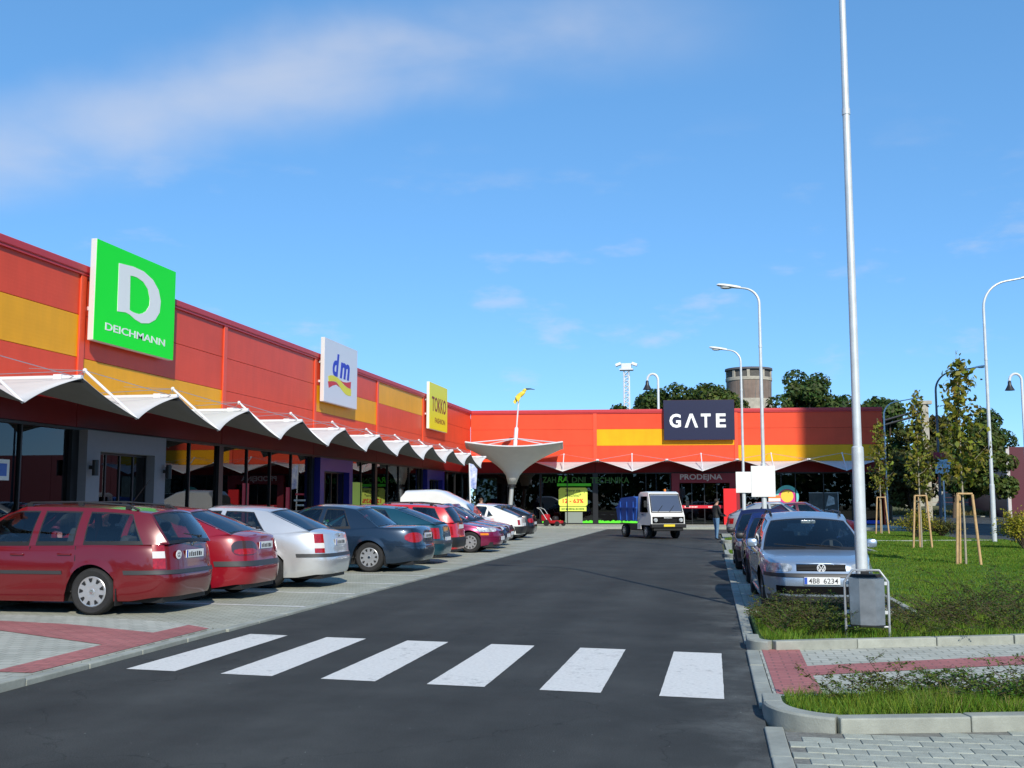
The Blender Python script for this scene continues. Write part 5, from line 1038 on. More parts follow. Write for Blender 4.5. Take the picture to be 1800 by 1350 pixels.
# ------------------------------------------------------------------ lamp posts and poles
def lamp_post(name, label, base, h, arm, ang, r0=.085, r1=.05, step=2.1, mt=M_STEEL, head=True, group=None, lean=0.):
    """arm: reach of the curved top; ang: direction of the arm"""
    o = thing(name, label, 'street lamp', base, 0, group); d = Vector((math.cos(ang), math.sin(ang), 0)); rr = min(1.1, arm * .8)
    m = MB(); m.tube([(0, 0, -.1), (0, 0, step)], r0, 14); m.tube([(0, 0, step), (0, 0, step + .07), (0, 0, step + .09)], [r0, r0 * .97, r1 * 1.25], 14, cap=False); m.build('pole_base', mt, o, smooth=40)
    pts = [(0, 0, step + .02), (0, 0, (step + h) / 2), (0, 0, h - rr)]; rs = [r1 * 1.3, r1 * 1.15, r1]
    for k in range(1, 9):
        a = rad(80) * k / 8; pts.append(tuple(Vector((0, 0, h - rr)) + d * rr * (1 - math.cos(a)) + Vector((0, 0, rr * math.sin(a))))); rs.append(r1 * (1 - .3 * k / 8))
    e = Vector(pts[-1]); dirv = (d * math.sin(rad(80)) + Vector((0, 0, math.cos(rad(80))))).normalized(); e2 = e + dirv * max(.05, arm - rr); pts.append(tuple(e2)); rs.append(r1 * .68)
    m = MB(); m.tube(pts, rs, 12); m.build('pole', mt, o, smooth=40)
    zc_ = (step + h) / 2; m = MB(); m.tube([(0, 0, zc_ + .9), (0, 0, zc_ + .98)], r1 * 1.28, 12); m.build('pole_joint', mt, o, smooth=40)
    if head:
        M_ = frame(e2, dirv, d.cross(Vector((0, 0, 1)))) ; m = MB()
        prof = [(0, .055, .05), (.08, .07, .06), (.22, .10, .07), (.5, .13, .075), (.70, .11, .06), (.76, .05, .03)]; rings = []
        for (x, w_, t_) in prof: rings.append([M_ @ Vector((x, w_ * math.cos(q), t_ * math.sin(q) * (1 if math.sin(q) > 0 else .55))) for q in [2 * PI * k / 12 for k in range(13)]])
        if (M_ @ Vector((0, 0, 1))).z < M_.translation.z: rings = [[M_ @ Vector(((M_.inverted() @ p).x, (M_.inverted() @ p).y, -(M_.inverted() @ p).z)) for p in r_] for r_ in rings]
        m.grid(rings); m.build('lamp_head', M_WHITE, o, smooth=50); m = MB(); m.ell(tuple(e2 + dirv * .45 - Vector((0, 0, .045))), .20, .10, .05, 12, 6); m.build('lamp_glass', mat('lamp_glass', (.55, .58, .58), .2), o, smooth=60)
    return o
lamp_post('lamp_post', 'tall galvanised lamp post rising behind the litter bin', (1.90, 14.75, .08), 9.6, 1.5, PI, .076, .043, 2.25)
la = lamp_post('lamp_post', 'white-headed curved lamp post on the nearer traffic island, taller of two', (1.62, 34.6, .09), 8.35, .66, PI - .1, .08, .045, 2.7, M_STEEL)
lb = lamp_post('lamp_post', 'white-headed curved lamp post on the farther traffic island, lower of two', (1.36, 46.8, .09), 8.05, .66, PI - .1, .08, .045, 2.7, M_STEEL)
lamp_post('lamp_post', 'slender galvanised lamp post at the right edge beyond the lawn', (10.95, 45.7, .09), 10.45, 1.7, .1, .095, .055, 2.2)
lamp_post('lamp_post', 'dark lamp post with grey head over the right side road', (12.98, 66, 0), 9.2, 2.4, .12, .09, .06, 2.2, mat('dark_grey_pole', (.10, .11, .13), .5))
lamp_post('lamp_post', 'thin far lamp post with white head beside the shop corner', (13.7, 90, 0), 9.6, 2.3, .1, .09, .06, 2.2)
def board(name, label, loc, w_, h_, rz=0.):
    o = thing(name, label, 'sign', loc, rz); m = MB(); m.box(-w_ / 2, w_ / 2, -.012, .012, 0, h_, bev=.01); m.build('sign_panel', M_WHITE, o)
    m = MB(); m.box(-.07, .07, .012, .10, h_ * .25, h_ * .25 + .04); m.box(-.07, .07, .012, .10, h_ * .75, h_ * .75 + .04); m.build('clamp', M_STEEL, o); return o
board('blank_sign', 'blank white sign board on the nearer island lamp post', (1.60, 34.49, 1.83), .73, .96)
board('blank_sign', 'smaller blank white sign board on the farther island lamp post', (1.36, 46.68, 2.05), .64, .88)
# bell lamps, flood mast
for (x, y, h, lb_) in ((-4.6, 100, 13.4, 'white hook post with dark bell lamp behind the GATE sign'), (26.8, 100, 12.75, 'white hook post with dark bell lamp at the right edge')):
    o = thing('bell_lamp', lb_, 'street lamp', (x, y, 0)); pts = [(0, 0, 0), (0, 0, h - .6)] + [(-.5 * (1 - math.cos(a)), 0, h - .6 + .6 * math.sin(a)) for a in [PI * k / 10 for k in range(1, 11)]]
    m = MB(); m.tube(pts, .11, 8); m.build('pole', M_ROD, o, smooth=40); m = MB(); m.lathe([(.0, .35), (.14, .3), (.16, 0), (.28, -.25), (.42, -.5), (.40, -.5), (0, -.3)], 14, M=Matrix.Translation((-1.0, 0, h - .95))); m.build('bell_shade', M_DARK, o, smooth=50)
fm = thing('floodlight_mast', 'white lattice floodlight mast rising behind the far shop roof', 'mast', (-9, 120, 0))
m = MB()
for sx_ in (-.35, .35):
    for sy_ in (-.35, .35): m.tube([(sx_, sy_, 0), (sx_ * .8, sy_ * .8, 16.2)], .07, 5)
for k in range(27):
    z = .6 * k
    for a, b in (((-.33, -.33), (.33, -.33)), ((-.33, .33), (.33, .33))): m.tube([(a[0], a[1], z), (b[0], b[1], z + .6)], .045, 4); m.tube([(a[0], a[1], z), (b[0], b[1], z)], .045, 4)
m.build('lattice', M_ROD, fm); m = MB(); m.box(-.75, .75, -.6, .6, 16.2, 16.35); m.box(-.55, .55, -.5, .5, 16.35, 16.95, bev=.05); m.build('platform', M_ROD, fm)
for sg in (-1, 1): m = MB(); Mx = Matrix.Translation((sg * .9, -.2, 16.85)) @ Matrix.Rotation(sg * .35, 4, 'Y'); m.box(-.32, .32, -.3, .3, -.15, .15, M=Mx, bev=.04); m.build('floodlight', M_WHITE, fm)
# pedestrian crossing sign added out of view at the left kerb for its shadow
cs_ = thing('added_crossing_sign', 'blue square pedestrian crossing sign added out of view for its shadow', 'sign', (-6.95, 7.55, .06)); m = MB(); m.tube([(0, 0, -.05), (0, 0, 2.85)], .03, 10); m.build('post', M_STEEL, cs_, smooth=40)
m = MB(); m.box(-.35, .35, -.05, -.035, 2.1, 2.8, bev=.004); p = m.build('sign_panel', mat('blue_road_sign', (.02, .10, .50), .4), cs_)
m = MB(); m.prism([(-.26, -.052, 2.2), (.26, -.052, 2.2), (0, -.052, 2.68)], (0, -.002, 0)); m.build('white_triangle', M_WHITE, p)
# direction sign on its own post by the side road
ds = thing('direction_sign', 'pale blue direction sign with dark arrow on a post by the side road', 'sign', (12.9, 64.5, 0)); m = MB(); m.tube([(0, 0, 0), (0, 0, 4.1)], .045, 8); m.build('post', M_STEEL, ds)
m = MB(); m.box(-.42, .42, -.07, -.05, 3.25, 4.05, bev=.01); p = m.build('sign_panel', mat('pale_blue_sign', (.45, .58, .66), .5), ds); text('sign_lettering', 'SERVIS', M_DARK, p, frame((0, -.071, 3.85), (1, 0, 0), (0, 0, 1)), width=.55, height=.15, depth=.003)
m = MB(); m.prism([(-.30, -.072, 3.52), (-.12, -.072, 3.62), (-.12, -.072, 3.55), (.28, -.072, 3.55), (.28, -.072, 3.49), (-.12, -.072, 3.49), (-.12, -.072, 3.42)], (0, -.004, 0)); m.build('arrow', M_DARK, p)
m = MB(); m.box(-.5, .35, -.07, -.05, 4.1, 4.45, bev=.01); m.build('red_top_panel', mat('dark_red_sign', (.28, .01, .03), .5), ds)

# ------------------------------------------------------------------ litter bin
lb_ = thing('litter_bin', 'galvanised steel litter bin in a tubular frame before the lamp post', 'litter bin', (1.80, 13.62, .07), rad(-4))
m = MB(); zt = .81
for sg in (-1, 1): m.tube([(sg * .245, 0, 0), (sg * .245, 0, zt - .13), (sg * .15, 0, zt), (0, 0, zt)], .016, 8)
m.tube([(-.245, 0, .15), (.245, 0, .15)], .014, 8); m.build('frame', mat('pale_steel_tube', (.42, .44, .45), .4, .5), lb_, smooth=40)
m = MB(); M_BIN = mat('zinc_sheet', (.28, .31, .33), .34, .85, col2=(.48, .52, .55), vscale=4, bump=.08, bscale=12)
oc = [(-.20, -.09), (-.09, -.16), (.09, -.16), (.20, -.09), (.20, .09), (.09, .16), (-.09, .16), (-.20, .09)]; k = len(oc)
vs_ = [(x * .97, y * .97, .18) for x, y in oc] + [(x, y, .72) for x, y in oc] + [(x * .94, y * .94, .72) for x, y in oc] + [(x * .9, y * .9, .22) for x, y in oc]
m.add(vs_, [(i, (i + 1) % k, k + (i + 1) % k, k + i) for i in range(k)] + [(k + i, k + (i + 1) % k, 2 * k + (i + 1) % k, 2 * k + i) for i in range(k)] + [(2 * k + i, 2 * k + (i + 1) % k, 3 * k + (i + 1) % k, 3 * k + i) for i in range(k)] + [tuple(range(k))[::-1]]); m.build('bin_body', M_BIN, lb_)
m = MB(); m.prism([(x * .97, y * .97, .165) for x, y in oc], (0, 0, .012)); m.build('bin_foot', M_BLACK, lb_)
for sg in (-1, 1): m = MB(); m.box(sg * .222 - .022, sg * .222 + .022, -.012, .012, .30, .34); m.box(sg * .222 - .022, sg * .222 + .022, -.012, .012, .64, .68); m.build('hinge', M_STEEL, lb_)
m = MB(); m.box(-.05, .05, .161, .2, .73, .79, bev=.01); m.box(-.18, .18, .10, .15, .72, .76); m.build('lid_plate', M_DARK, lb_)

# ------------------------------------------------------------------ funnel canopy with its mast and bird
um = thing('funnel_canopy', 'white inverted umbrella canopy on a leaning column in the shop corner', 'canopy', (-13.13, 70.5, .1)); ax = Vector((.085, -.02, 1)).normalized()
m = MB(); G_ = []
for i in range(49):
    a = 2 * PI * i / 48; c, s = math.cos(a), math.sin(a); sq = 1 / max(abs(c), abs(s)); e = 3.15 * (1 + (sq - 1) * .92); row = []
    for k in range(15):
        t = k / 14; r = .24 + (e - .24) * t; z = 2.72 + (2.35 + .28 * (sq - 1) / .414) * t ** .52; p = ax * z + Vector((r * math.cos(a + .15), r * math.sin(a + .15), 0)); row.append(p)
    G_.append(row)
m.grid(G_); o = m.build('membrane', mat('grey_white_membrane', (.68, .68, .66), .75, var=.05, vscale=1), um, smooth=60, weld=.0005); sm = o.modifiers.new('t', 'SOLIDIFY'); sm.thickness = .015
m = MB(); m.tube([tuple(r_[-1]) for r_ in G_], .05, 6); m.build('rim_tube', M_ROD, o, smooth=50)
m = MB(); m.tube([ax * 0, ax * 2.6], .145, 14); m.build('column', mat('pale_grey_column', (.45, .48, .49), .4, .3), um, smooth=40); m = MB(); m.tube([ax * 2.52, ax * 2.58], .30, 16); m.tube([ax * 2.60, ax * 2.95], .24, 16); m.build('collar', M_DARK, um, smooth=40)
m = MB(); m.tube([ax * 2.9, ax * 6.4, ax * 6.5], [.15, .13, .08], 12); m.tube([ax * 6.45, ax * 8.5], .05, 8); m.build('mast', M_ROD, um, smooth=40)
for k in range(4):
    a = PI / 4 + k * PI / 2 + .15; m = MB(); m.tube([ax * 5.75, ax * 5.3 + Vector((4.1 * math.cos(a), 4.1 * math.sin(a), 0))], .035, 6); m.build('stay', M_ROD, um)
bd = ax * 8.45; M_BIRD = mat('yellow_bird_paint', (.68, .52, .03), .45, col2=(.80, .66, .08), vscale=5)
m = MB(); Mx = Matrix.Translation(bd + Vector((.1, 0, .2))) @ Matrix.Rotation(rad(-35), 4, 'Y') @ Matrix.Scale(.68, 4); m.ell((0, 0, 0), .62, .2, .24, 16, 10, M=Mx); m.ell((.58, 0, .12), .24, .15, .17, 12, 8, M=Mx)
m.prism([Mx @ Vector(p) for p in ((-.35, -.04, .1), (-1.0, -.04, -.15), (-.95, -.04, -.45), (-.2, -.04, -.2))], Mx.to_3x3() @ Vector((0, .08, 0))); m.prism([Mx @ Vector(p) for p in ((.2, -.18, .05), (-.5, -.24, .12), (-.55, -.4, -.55), (-.1, -.38, -.3))], Mx.to_3x3() @ Vector((0, .05, 0))); m.build('bird_figure', M_BIRD, um, smooth=45)
m = MB(); m.tube([Mx @ Vector((.75, 0, .15)), Mx @ Vector((1.15, 0, -.12)), Mx @ Vector((1.45, 0, -.42))], [.06, .04, .015], 6); m.build('bird_beak', M_DARK, um)
# banner near the white car
bn = thing('feather_banner', 'slim white pole with blue banner in front of the left shop', 'banner', (-12.0, 54.0, .12)); m = MB(); m.tube([(0, 0, 0), (-.10, 0, 3.5)], .04, 8); m.build('pole', M_ROD, bn)
m = MB(); m.add([(-.04, 0, 2.25), (.25, 0, 2.2), (.30, .05, 3.2), (.1, .03, 3.45), (-.09, 0, 3.5)], [(0, 1, 2, 3, 4)]); o = m.build('banner_cloth', mat('blue_banner', (.12, .2, .55), .7, col2=(.7, .72, .8), vscale=3), bn); sm = o.modifiers.new('t', 'SOLIDIFY'); sm.thickness = .01
# lawn mower standing before the far shop
mw = thing('lawn_mower', 'red lawn mower with black handle outside the far shop window', 'lawn mower', (-9.85, 69.2, .12), rad(-25)); M_MR = mat('mower_red', (.45, .012, .02), .4)
m = MB(); m.box(-.55, .45, -.32, .32, .16, .36, bev=.08); m.build('deck', M_MR, mw, smooth=40); m = MB(); m.lathe([(.2, .36), (.22, .42), (.2, .58), (.08, .64), (0, .64)], 16); m.build('engine', M_BLACK, mw, smooth=40)
for x, r in ((-.45, .2), (.38, .16)):
    for sg in (-1, 1): m = MB(); m.lathe([(0, -.04), (r, -.04), (r, .04), (0, .04)], 18, axis='y', M=Matrix.Translation((x, sg * .37, r))); m.build('wheel', M_RUBBER, mw, smooth=40)
m = MB()
for sg in (-1, 1): m.tube([(-.45, sg * .25, .35), (-1.0, sg * .25, 1.05), (-1.25, sg * .25, 1.15)], .018, 6)
m.tube([(-1.25, -.25, 1.15), (-1.25, .25, 1.15)], .018, 6); m.build('handle', M_STEEL, mw, smooth=40); m = MB(); m.box(-.98, -.5, -.22, .22, .3, .75, bev=.1); m.build('grass_bag', M_MR, mw, smooth=40)

# ------------------------------------------------------------------ people
def person(name, label, loc, rz, J, regions, mats_, hair):
    """J: joint -> (position, radius); one continuous skinned figure, colours by body region"""
    E_ = [('pelvis', 'waist'), ('waist', 'chest'), ('chest', 'neck'), ('neck', 'jaw'), ('jaw', 'crown')]
    for s in 'LR': E_ += [('chest', 'sh' + s), ('sh' + s, 'el' + s), ('el' + s, 'wr' + s), ('wr' + s, 'pa' + s), ('pelvis', 'hip' + s), ('hip' + s, 'kn' + s), ('kn' + s, 'an' + s), ('an' + s, 'toe' + s)]
    Jx = dict(J); E_ = list(E_)
    for s in 'LR':
        wp = Vector(J['wr' + s][0]); pp = Vector(J['pa' + s][0]); d = (pp - wp).normalized(); sd = d.cross(Vector((0, 1, 0))); sd = sd.normalized() if sd.length > .1 else Vector((1, 0, 0)); fwd = Vector((1, 0, 0))
        for q, (off, ln) in enumerate(((-.027, .075), (-.009, .085), (.009, .08), (.026, .062))):
            a = pp + fwd * off; Jx[f'f{s}{q}a'] = (a + d * ln * .5, .0085); Jx[f'f{s}{q}b'] = (a + d * ln * .9 + Vector((0, -.02 if s == 'L' else .02, 0)), .007); E_ += [('pa' + s, f'f{s}{q}a'), (f'f{s}{q}a', f'f{s}{q}b')]
        t = pp.lerp(wp, .45); Jx[f'th{s}a'] = (t + fwd * .05 + d * .02, .010); Jx[f'th{s}b'] = (t + fwd * .062 + d * .06, .008); E_ += [('pa' + s, f'th{s}a'), (f'th{s}a', f'th{s}b')]
    names = list(Jx); me = bpy.data.meshes.new(name); me.from_pydata([tuple(Jx[n][0]) for n in names], [(names.index(a), names.index(b)) for a, b in E_], []); ob = bpy.data.objects.new(name, me); COL.objects.link(ob)
    ob.modifiers.new('skin', 'SKIN'); sv = me.skin_vertices[0].data
    for i, n in enumerate(names):
        r = Jx[n][1]; sv[i].radius = r if isinstance(r, tuple) else (r, r); sv[i].use_root = (n == 'pelvis')
    ob.modifiers['skin'].use_smooth_shade = True; sb = ob.modifiers.new('sub', 'SUBSURF'); sb.levels = 2; sb.render_levels = 2
    dg = bpy.context.evaluated_depsgraph_get(); dg.update(); m2 = bpy.data.meshes.new_from_object(ob.evaluated_get(dg)); bpy.data.objects.remove(ob)
    m2.materials.clear(); [m2.materials.append(x) for x in mats_]
    for p_ in m2.polygons: p_.material_index = regions(p_.center); p_.use_smooth = True
    o = thing(name, label, 'person', loc, rz); link('body', m2, o)
    h = Vector(J['crown'][0]); jw = Vector(J['jaw'][0]); m = MB(); m.ell((h.x - .018, h.y, h.z - .015), .102, .088, .10, 14, 9); m.build('hair', hair, o, smooth=60)
    f = MB(); f.ell((jw.x + .105, jw.y, jw.z + .045), .02, .013, .022, 8, 6)
    for sg in (-1, 1): f.ell((jw.x + .0, jw.y + sg * .085, jw.z + .06), .02, .012, .032, 8, 6)
    f.build('face_detail', mats_[0], o, smooth=60); e = MB()
    for sg in (-1, 1): e.ell((jw.x + .088, jw.y + sg * .033, jw.z + .075), .010, .014, .008, 8, 6)
    e.box(jw.x + .080, jw.x + .092, -.025 + jw.y, .025 + jw.y, jw.z - .005, jw.z + .003); e.build('eyes_and_mouth', mat('dark_eye', (.03, .015, .015), .5), o); return o
SKIN = mat('skin', (.48, .27, .19), .6); JEANS = mat('blue_jeans', (.10, .20, .33), .85, var=.2, vscale=12); JACKB = mat('black_jacket', (.012, .013, .014), .75, var=.2, vscale=10); SHOE = mat('dark_shoes', (.02, .018, .016), .6); NAVY = mat('navy_jacket', (.02, .025, .10), .8, var=.2); HAIRD = mat('dark_hair', (.02, .014, .010), .7)
def joints(h=1.78, bend=.0, step=.12, armf=.0):
    k = h / 1.78; J = dict(pelvis=((0, 0, .98), (.13, .16)), waist=((.01, 0, 1.12), (.12, .155)), chest=((.02, 0, 1.38), (.125, .175)), neck=((.03, 0, 1.52), .058), jaw=((.05, 0, 1.60), (.082, .07)), crown=((.045, 0, 1.71), (.088, .075)))
    for s, y, f in (('L', 1, step), ('R', -1, -step)):
        J['sh' + s] = ((.0, y * .19, 1.44), .068); J['el' + s] = ((-.05 + armf * .1, y * .26, 1.16), .052); J['wr' + s] = ((.08 + armf * .32, y * (.25 - armf * .12), .95 + armf * .17), .036); J['pa' + s] = ((.12 + armf * .40, y * (.24 - armf * .18), .90 + armf * .18), .032)
        J['hip' + s] = ((0, y * .095, .93), .10); J['kn' + s] = ((.02 + f * .5, y * .10, .52), .066); J['an' + s] = ((f, y * .105, .09), .046); J['toe' + s] = ((f + .15, y * .12, .045), .04)
    return {n: (tuple(c * k for c in p), (tuple(q * k for q in r) if isinstance(r, tuple) else r * k)) for n, (p, r) in J.items()}
def region(k, jz=.93):
    def f(c):
        z = c.z / k
        if z < .10: return 3
        if z < jz and abs(c.y) < .21 * k: return 2
        if z > 1.50 and abs(c.y) < .12 * k: return 0
        if (c - Vector((0, 0, c.z))).length > .0 and abs(c.y) > .0 and ((c.x > .34 * k and z < 1.2) or (z < .94 and abs(c.y) > .2 * k)): return 0
        return 1
    return f
person('person', 'person in black jacket and blue jeans standing on the road by the shop', (.20, 48.3, 0), rad(35), joints(1.80, 0, .06, .8), region(1.80 / 1.78, .96), [SKIN, JACKB, JEANS, SHOE], HAIRD)
person('person', 'person in navy jacket half hidden behind the white hatchback', (-12.4, 55.0, .12), rad(-60), joints(1.80, 0, .1, .2), region(1.80 / 1.78), [SKIN, NAVY, JEANS, SHOE], HAIRD)
person('person', 'person in dark top beside the banner, right of the other walker', (-11.95, 56.2, .12), rad(-80), joints(1.74, 0, .12, .1), region(1.74 / 1.78), [SKIN, JACKB, JACKB, SHOE], mat('brown_hair', (.08, .04, .02), .7))

# ------------------------------------------------------------------ vegetation
def leaves(name, pts, nrm, size, mt, parent=None, kind=None, shape=.62):
    """one small pointed leaf per point"""
    pts = np.asarray(pts, float); n = len(pts); nrm = np.asarray(nrm, float); nrm = nrm / (np.linalg.norm(nrm, axis=1, keepdims=True) + 1e-9)
    a = np.cross(nrm, RNG.normal(size=(n, 3))); a /= np.linalg.norm(a, axis=1, keepdims=True) + 1e-9; b = np.cross(nrm, a); s = (size * RNG.uniform(.65, 1.35, n))[:, None]
    V = np.stack([pts - a * s * .5, pts + b * s * .5 * shape + nrm * s * .06, pts + a * s * .5, pts - b * s * .5 * shape + nrm * s * .06], 1).reshape(-1, 3)
    me = bpy.data.meshes.new(name); me.vertices.add(4 * n); me.vertices.foreach_set('co', V.ravel()); me.loops.add(4 * n); me.loops.foreach_set('vertex_index', np.arange(4 * n)); me.polygons.add(n); me.polygons.foreach_set('loop_start', np.arange(0, 4 * n, 4)); me.polygons.foreach_set('loop_total', np.full(n, 4))
    me.materials.append(mt); me.update(calc_edges=True); me.validate(); o = link(name, me, parent)
    if kind: tag(o, kind=kind)
    return o
ML_DARK = leaf_mat('dark_green_leaves', (.028, .062, .012), .5, (.055, .095, .018)); ML_MID = leaf_mat('mid_green_leaves', (.045, .085, .014), .5, (.085, .12, .022)); ML_OLIVE = leaf_mat('olive_leaves', (.10, .085, .02), .5, (.06, .09, .02)); ML_YG = leaf_mat('yellow_green_leaves', (.13, .175, .016), .55, (.24, .23, .03), .35); ML_BUSH = leaf_mat('yellow_shrub_leaves', (.26, .27, .018), .4, (.36, .33, .03), .3)
def big_tree(name, label, x, y, h, rx, mt, n=5200, trunk_h=None, base=0., size=.42, seed=0):
    rg = np.random.default_rng(seed); o = thing(name, label, 'tree', (x, y, base), 0, 'trees beyond the shops'); th = trunk_h or h * .3; m = MB(); m.tube([(0, 0, -.2), (.1, 0, th * .6), (0, .1, th), (.1, 0, h * .8)], [h * .022, h * .018, h * .013, h * .003], 9)
    C_ = []
    for k in range(16):
        a = rg.uniform(0, 2 * PI); zz = rg.uniform(th * .95, h * .93); f = max(.12, 1 - ((zz - h * .55) / (h * .52)) ** 2) ** .5; r = rx * f * rg.uniform(.35, .85); c = Vector((r * math.cos(a), r * math.sin(a), zz)); C_.append((c, rx * rg.uniform(.26, .46)))
        if k < 11: m.tube([(0, 0, th * rg.uniform(.7, 1.2)), tuple(c * .5 + Vector((0, 0, zz * .12))), tuple(c)], [h * .008, h * .005, h * .002], 5)
    C_.append((Vector((0, 0, h * .86)), rx * .34)); C_.append((Vector((0, 0, h * .60)), rx * .5)); m.build('trunk', M_BARK, o, smooth=50)
    P_ = []; Nn = []
    wts = np.array([q[1] ** 2 for q in C_]); wts /= wts.sum(); ks = rg.choice(len(C_), n, p=wts)
    for k in ks:
        c, r = C_[k]; d = rg.normal(size=3); d /= np.linalg.norm(d); rr = r * rg.uniform(.55, 1.12) ** .6; P_.append(np.array(c) + d * rr * np.array([1, 1, .85])); Nn.append(d + rg.normal(size=3) * .6 + np.array([0, 0, .3]))
    leaves('crown', P_, Nn, size, mt, o); return o
DK = 'dark green tree crown '
for i, (x, y, h, rx, mt, lab) in enumerate([(-11.4, 116, 11.6, 2.4, ML_MID, 'pale low tree left of the floodlight mast'), (-4.7, 116, 14.2, 3.4, ML_DARK, 'dark tree behind the hook lamp left of the GATE sign'), (-.6, 117, 15.3, 3.6, ML_DARK, 'highest dark crown above the GATE sign'), (2.2, 118, 14.0, 2.8, ML_MID, 'tree touching the left side of the brick tower'), (10.4, 116, 15.4, 3.2, ML_DARK, 'tree crown behind the pair right of the brick tower'), (14.0, 114, 12.6, 2.6, ML_DARK, 'tree left of the shop roof end'), (-9.2, 112, 12.6, 3.0, ML_DARK, 'low tree at the left end of the belt behind the far roof'), (-6.6, 114, 13.9, 3.4, ML_DARK, 'rounded tree just right of the floodlight mast'), (-2.6, 114, 14.7, 3.6, ML_DARK, 'tall dark tree rising above the GATE sign'), (.7, 113, 14.0, 3.0, ML_MID, 'lighter tree between the GATE sign and the brick tower'),
        (8.6, 112, 14.6, 3.4, ML_DARK, 'dense dark tree right of the brick tower'), (12.0, 112, 13.3, 3.0, ML_DARK, 'dark tree second to the right of the brick tower'), (16.0, 104, 11.9, 2.6, ML_DARK, 'broad dark tree beyond the right end of the orange shop'), (18.7, 101, 9.8, 2.4, ML_OLIVE, 'olive tree right of the shop corner'), (16.8, 98, 6.0, 2.5, ML_OLIVE, 'low olive bush-like tree beside the shop corner'),
        (24.5, 118, 9.6, 3.4, ML_DARK, 'spreading tree before the concrete fence, behind the nearest sapling'), (28.3, 119, 9.9, 3.0, ML_MID, 'tree left of the maroon building corner'), (34.5, 145, 14.5, 3.6, ML_DARK, 'tall tree above the maroon building at the right edge'), (21.0, 122, 6.8, 2.4, ML_DARK, 'small dark tree near the concrete fence')]):
    big_tree('tree', lab, x, y, h, rx, mt, seed=i + 3, n=5600 if rx > 2.5 else 3800)
def sapling(label, x, y, h, spread, seed, dens, size=.155):
    rg = np.random.default_rng(seed); o = thing('sapling', label, 'young tree', (x, y, .09), rg.uniform(0, 1), 'staked saplings on the lawn'); m = MB()
    m.tube([(0, 0, -.05), (.01, 0, 1.0), (0, .015, 2.2), (.0, 0, h * .7), (-.05, 0, h)], [.032, .028, .022, .013, .004], 8); P_ = []; Nn = []
    for k in range(30):
        z = 2.05 + (h - 2.3) * (k / 30) ** 1.05; a = k * 2.4 + rg.uniform(-.4, .4); ln = spread * (1.02 - (z - 2.05) / (h - 1.85)) ** .85 * rg.uniform(.6, 1.1) + .10; e = Vector((ln * math.cos(a), ln * math.sin(a), z + ln * .75)); md = Vector((ln * .5 * math.cos(a), ln * .5 * math.sin(a), z + ln * .22)); m.tube([(0, 0, z), tuple(md), tuple(e)], [.009, .006, .003], 4)
        for q in range(int(dens * (.5 + ln / spread))):
            t = rg.uniform(.15, 1.05); c = (Vector((0, 0, z)).lerp(md, t * 2) if t < .5 else md.lerp(e, t * 2 - 1)); P_.append(np.array(c) + rg.normal(size=3) * .075 + np.array([0, 0, -.05])); Nn.append(np.array([math.cos(a), math.sin(a), .6]) + rg.normal(size=3) * .7)
    for q in range(26): P_.append(np.array([rg.normal() * .07, rg.normal() * .07, rg.uniform(h * .72, h)])); Nn.append(rg.normal(size=3))
    m.build('trunk', mat('pale_sapling_bark', (.32, .29, .22), .85, var=.2, vscale=14), o, smooth=50); leaves('crown', P_, Nn, size, ML_YG, o)
    return o
M_STAKE = mat('peeled_pine_stake', (.50, .33, .16), .8, var=.22, vscale=9, bump=.2, bscale=30)
def stakes(label, x, y, rz, top=1.78, r0=.36, r1=.22):
    o = thing('tree_stakes', label, 'tree stakes', (x, y, .09), rz, 'tripods of wooden stakes'); T = []
    for k in range(3):
        a = 2 * PI * k / 3 + PI * 7 / 6; b = (r0 * math.cos(a), r0 * math.sin(a), -.1); t = (r1 * math.cos(a), r1 * math.sin(a), top); T.append(t); m = MB(); m.tube([b, t], .036, 9); m.build('stake', M_STAKE, o, smooth=50)
    for k in range(3): m = MB(); p, q = Vector(T[k]), Vector(T[(k + 1) % 3]); m.tube([p + Vector((0, 0, .02)), q + Vector((0, 0, .02))], .026, 7); m.build('rail', M_STAKE, o, smooth=50)
    return o
for lab, slab, x, y, h, sp, sd, dn in (('nearest of three staked saplings, tallest leader with large pale leaves', 'nearest tripod of peeled wooden stakes on the lawn', 6.38, 29.6, 5.5, .68, 4, 36), ('middle of three staked saplings with sparse leaves', 'middle tripod of peeled wooden stakes on the lawn', 7.12, 39.6, 5.5, .6, 5, 22), ('farthest staked sapling beside the shop corner, yellowing leaves', 'farthest tripod of wooden stakes near the shop corner', 8.2, 55.8, 5.7, .65, 7, 26)):
    sapling(lab, x, y, h, sp, sd, dn); stakes(slab, x, y, .2 if y < 35 else .0)
def bush(label, x, y, r, h, mt, seed, n=2600, size=.075, z0=.09):
    rg = np.random.default_rng(seed); o = thing('shrub', label, 'shrub', (x, y, z0)); m = MB(); P_ = []; Nn = []
    for k in range(46):
        a = rg.uniform(0, 2 * PI); f = rg.uniform(.1, 1); e = Vector((r * f * math.cos(a), r * f * math.sin(a), h * (1 - .55 * f * f) * rg.uniform(.75, 1.1))); md = e * .5 + Vector((0, 0, h * .12)); m.tube([(0, 0, 0), tuple(md), tuple(e)], [.012, .008, .003], 4)
        for q in range(n // 46): t = rg.uniform(.35, 1.05); c = md.lerp(e, t * 2 - 1) if t > .5 else Vector((0, 0, 0)).lerp(md, t * 2); P_.append(np.array(c) + rg.normal(size=3) * .08); Nn.append(rg.normal(size=3) + np.array([0, 0, .8]))
    m.build('stems', M_BARK, o); leaves('foliage', P_, Nn, size, mt, o); return o
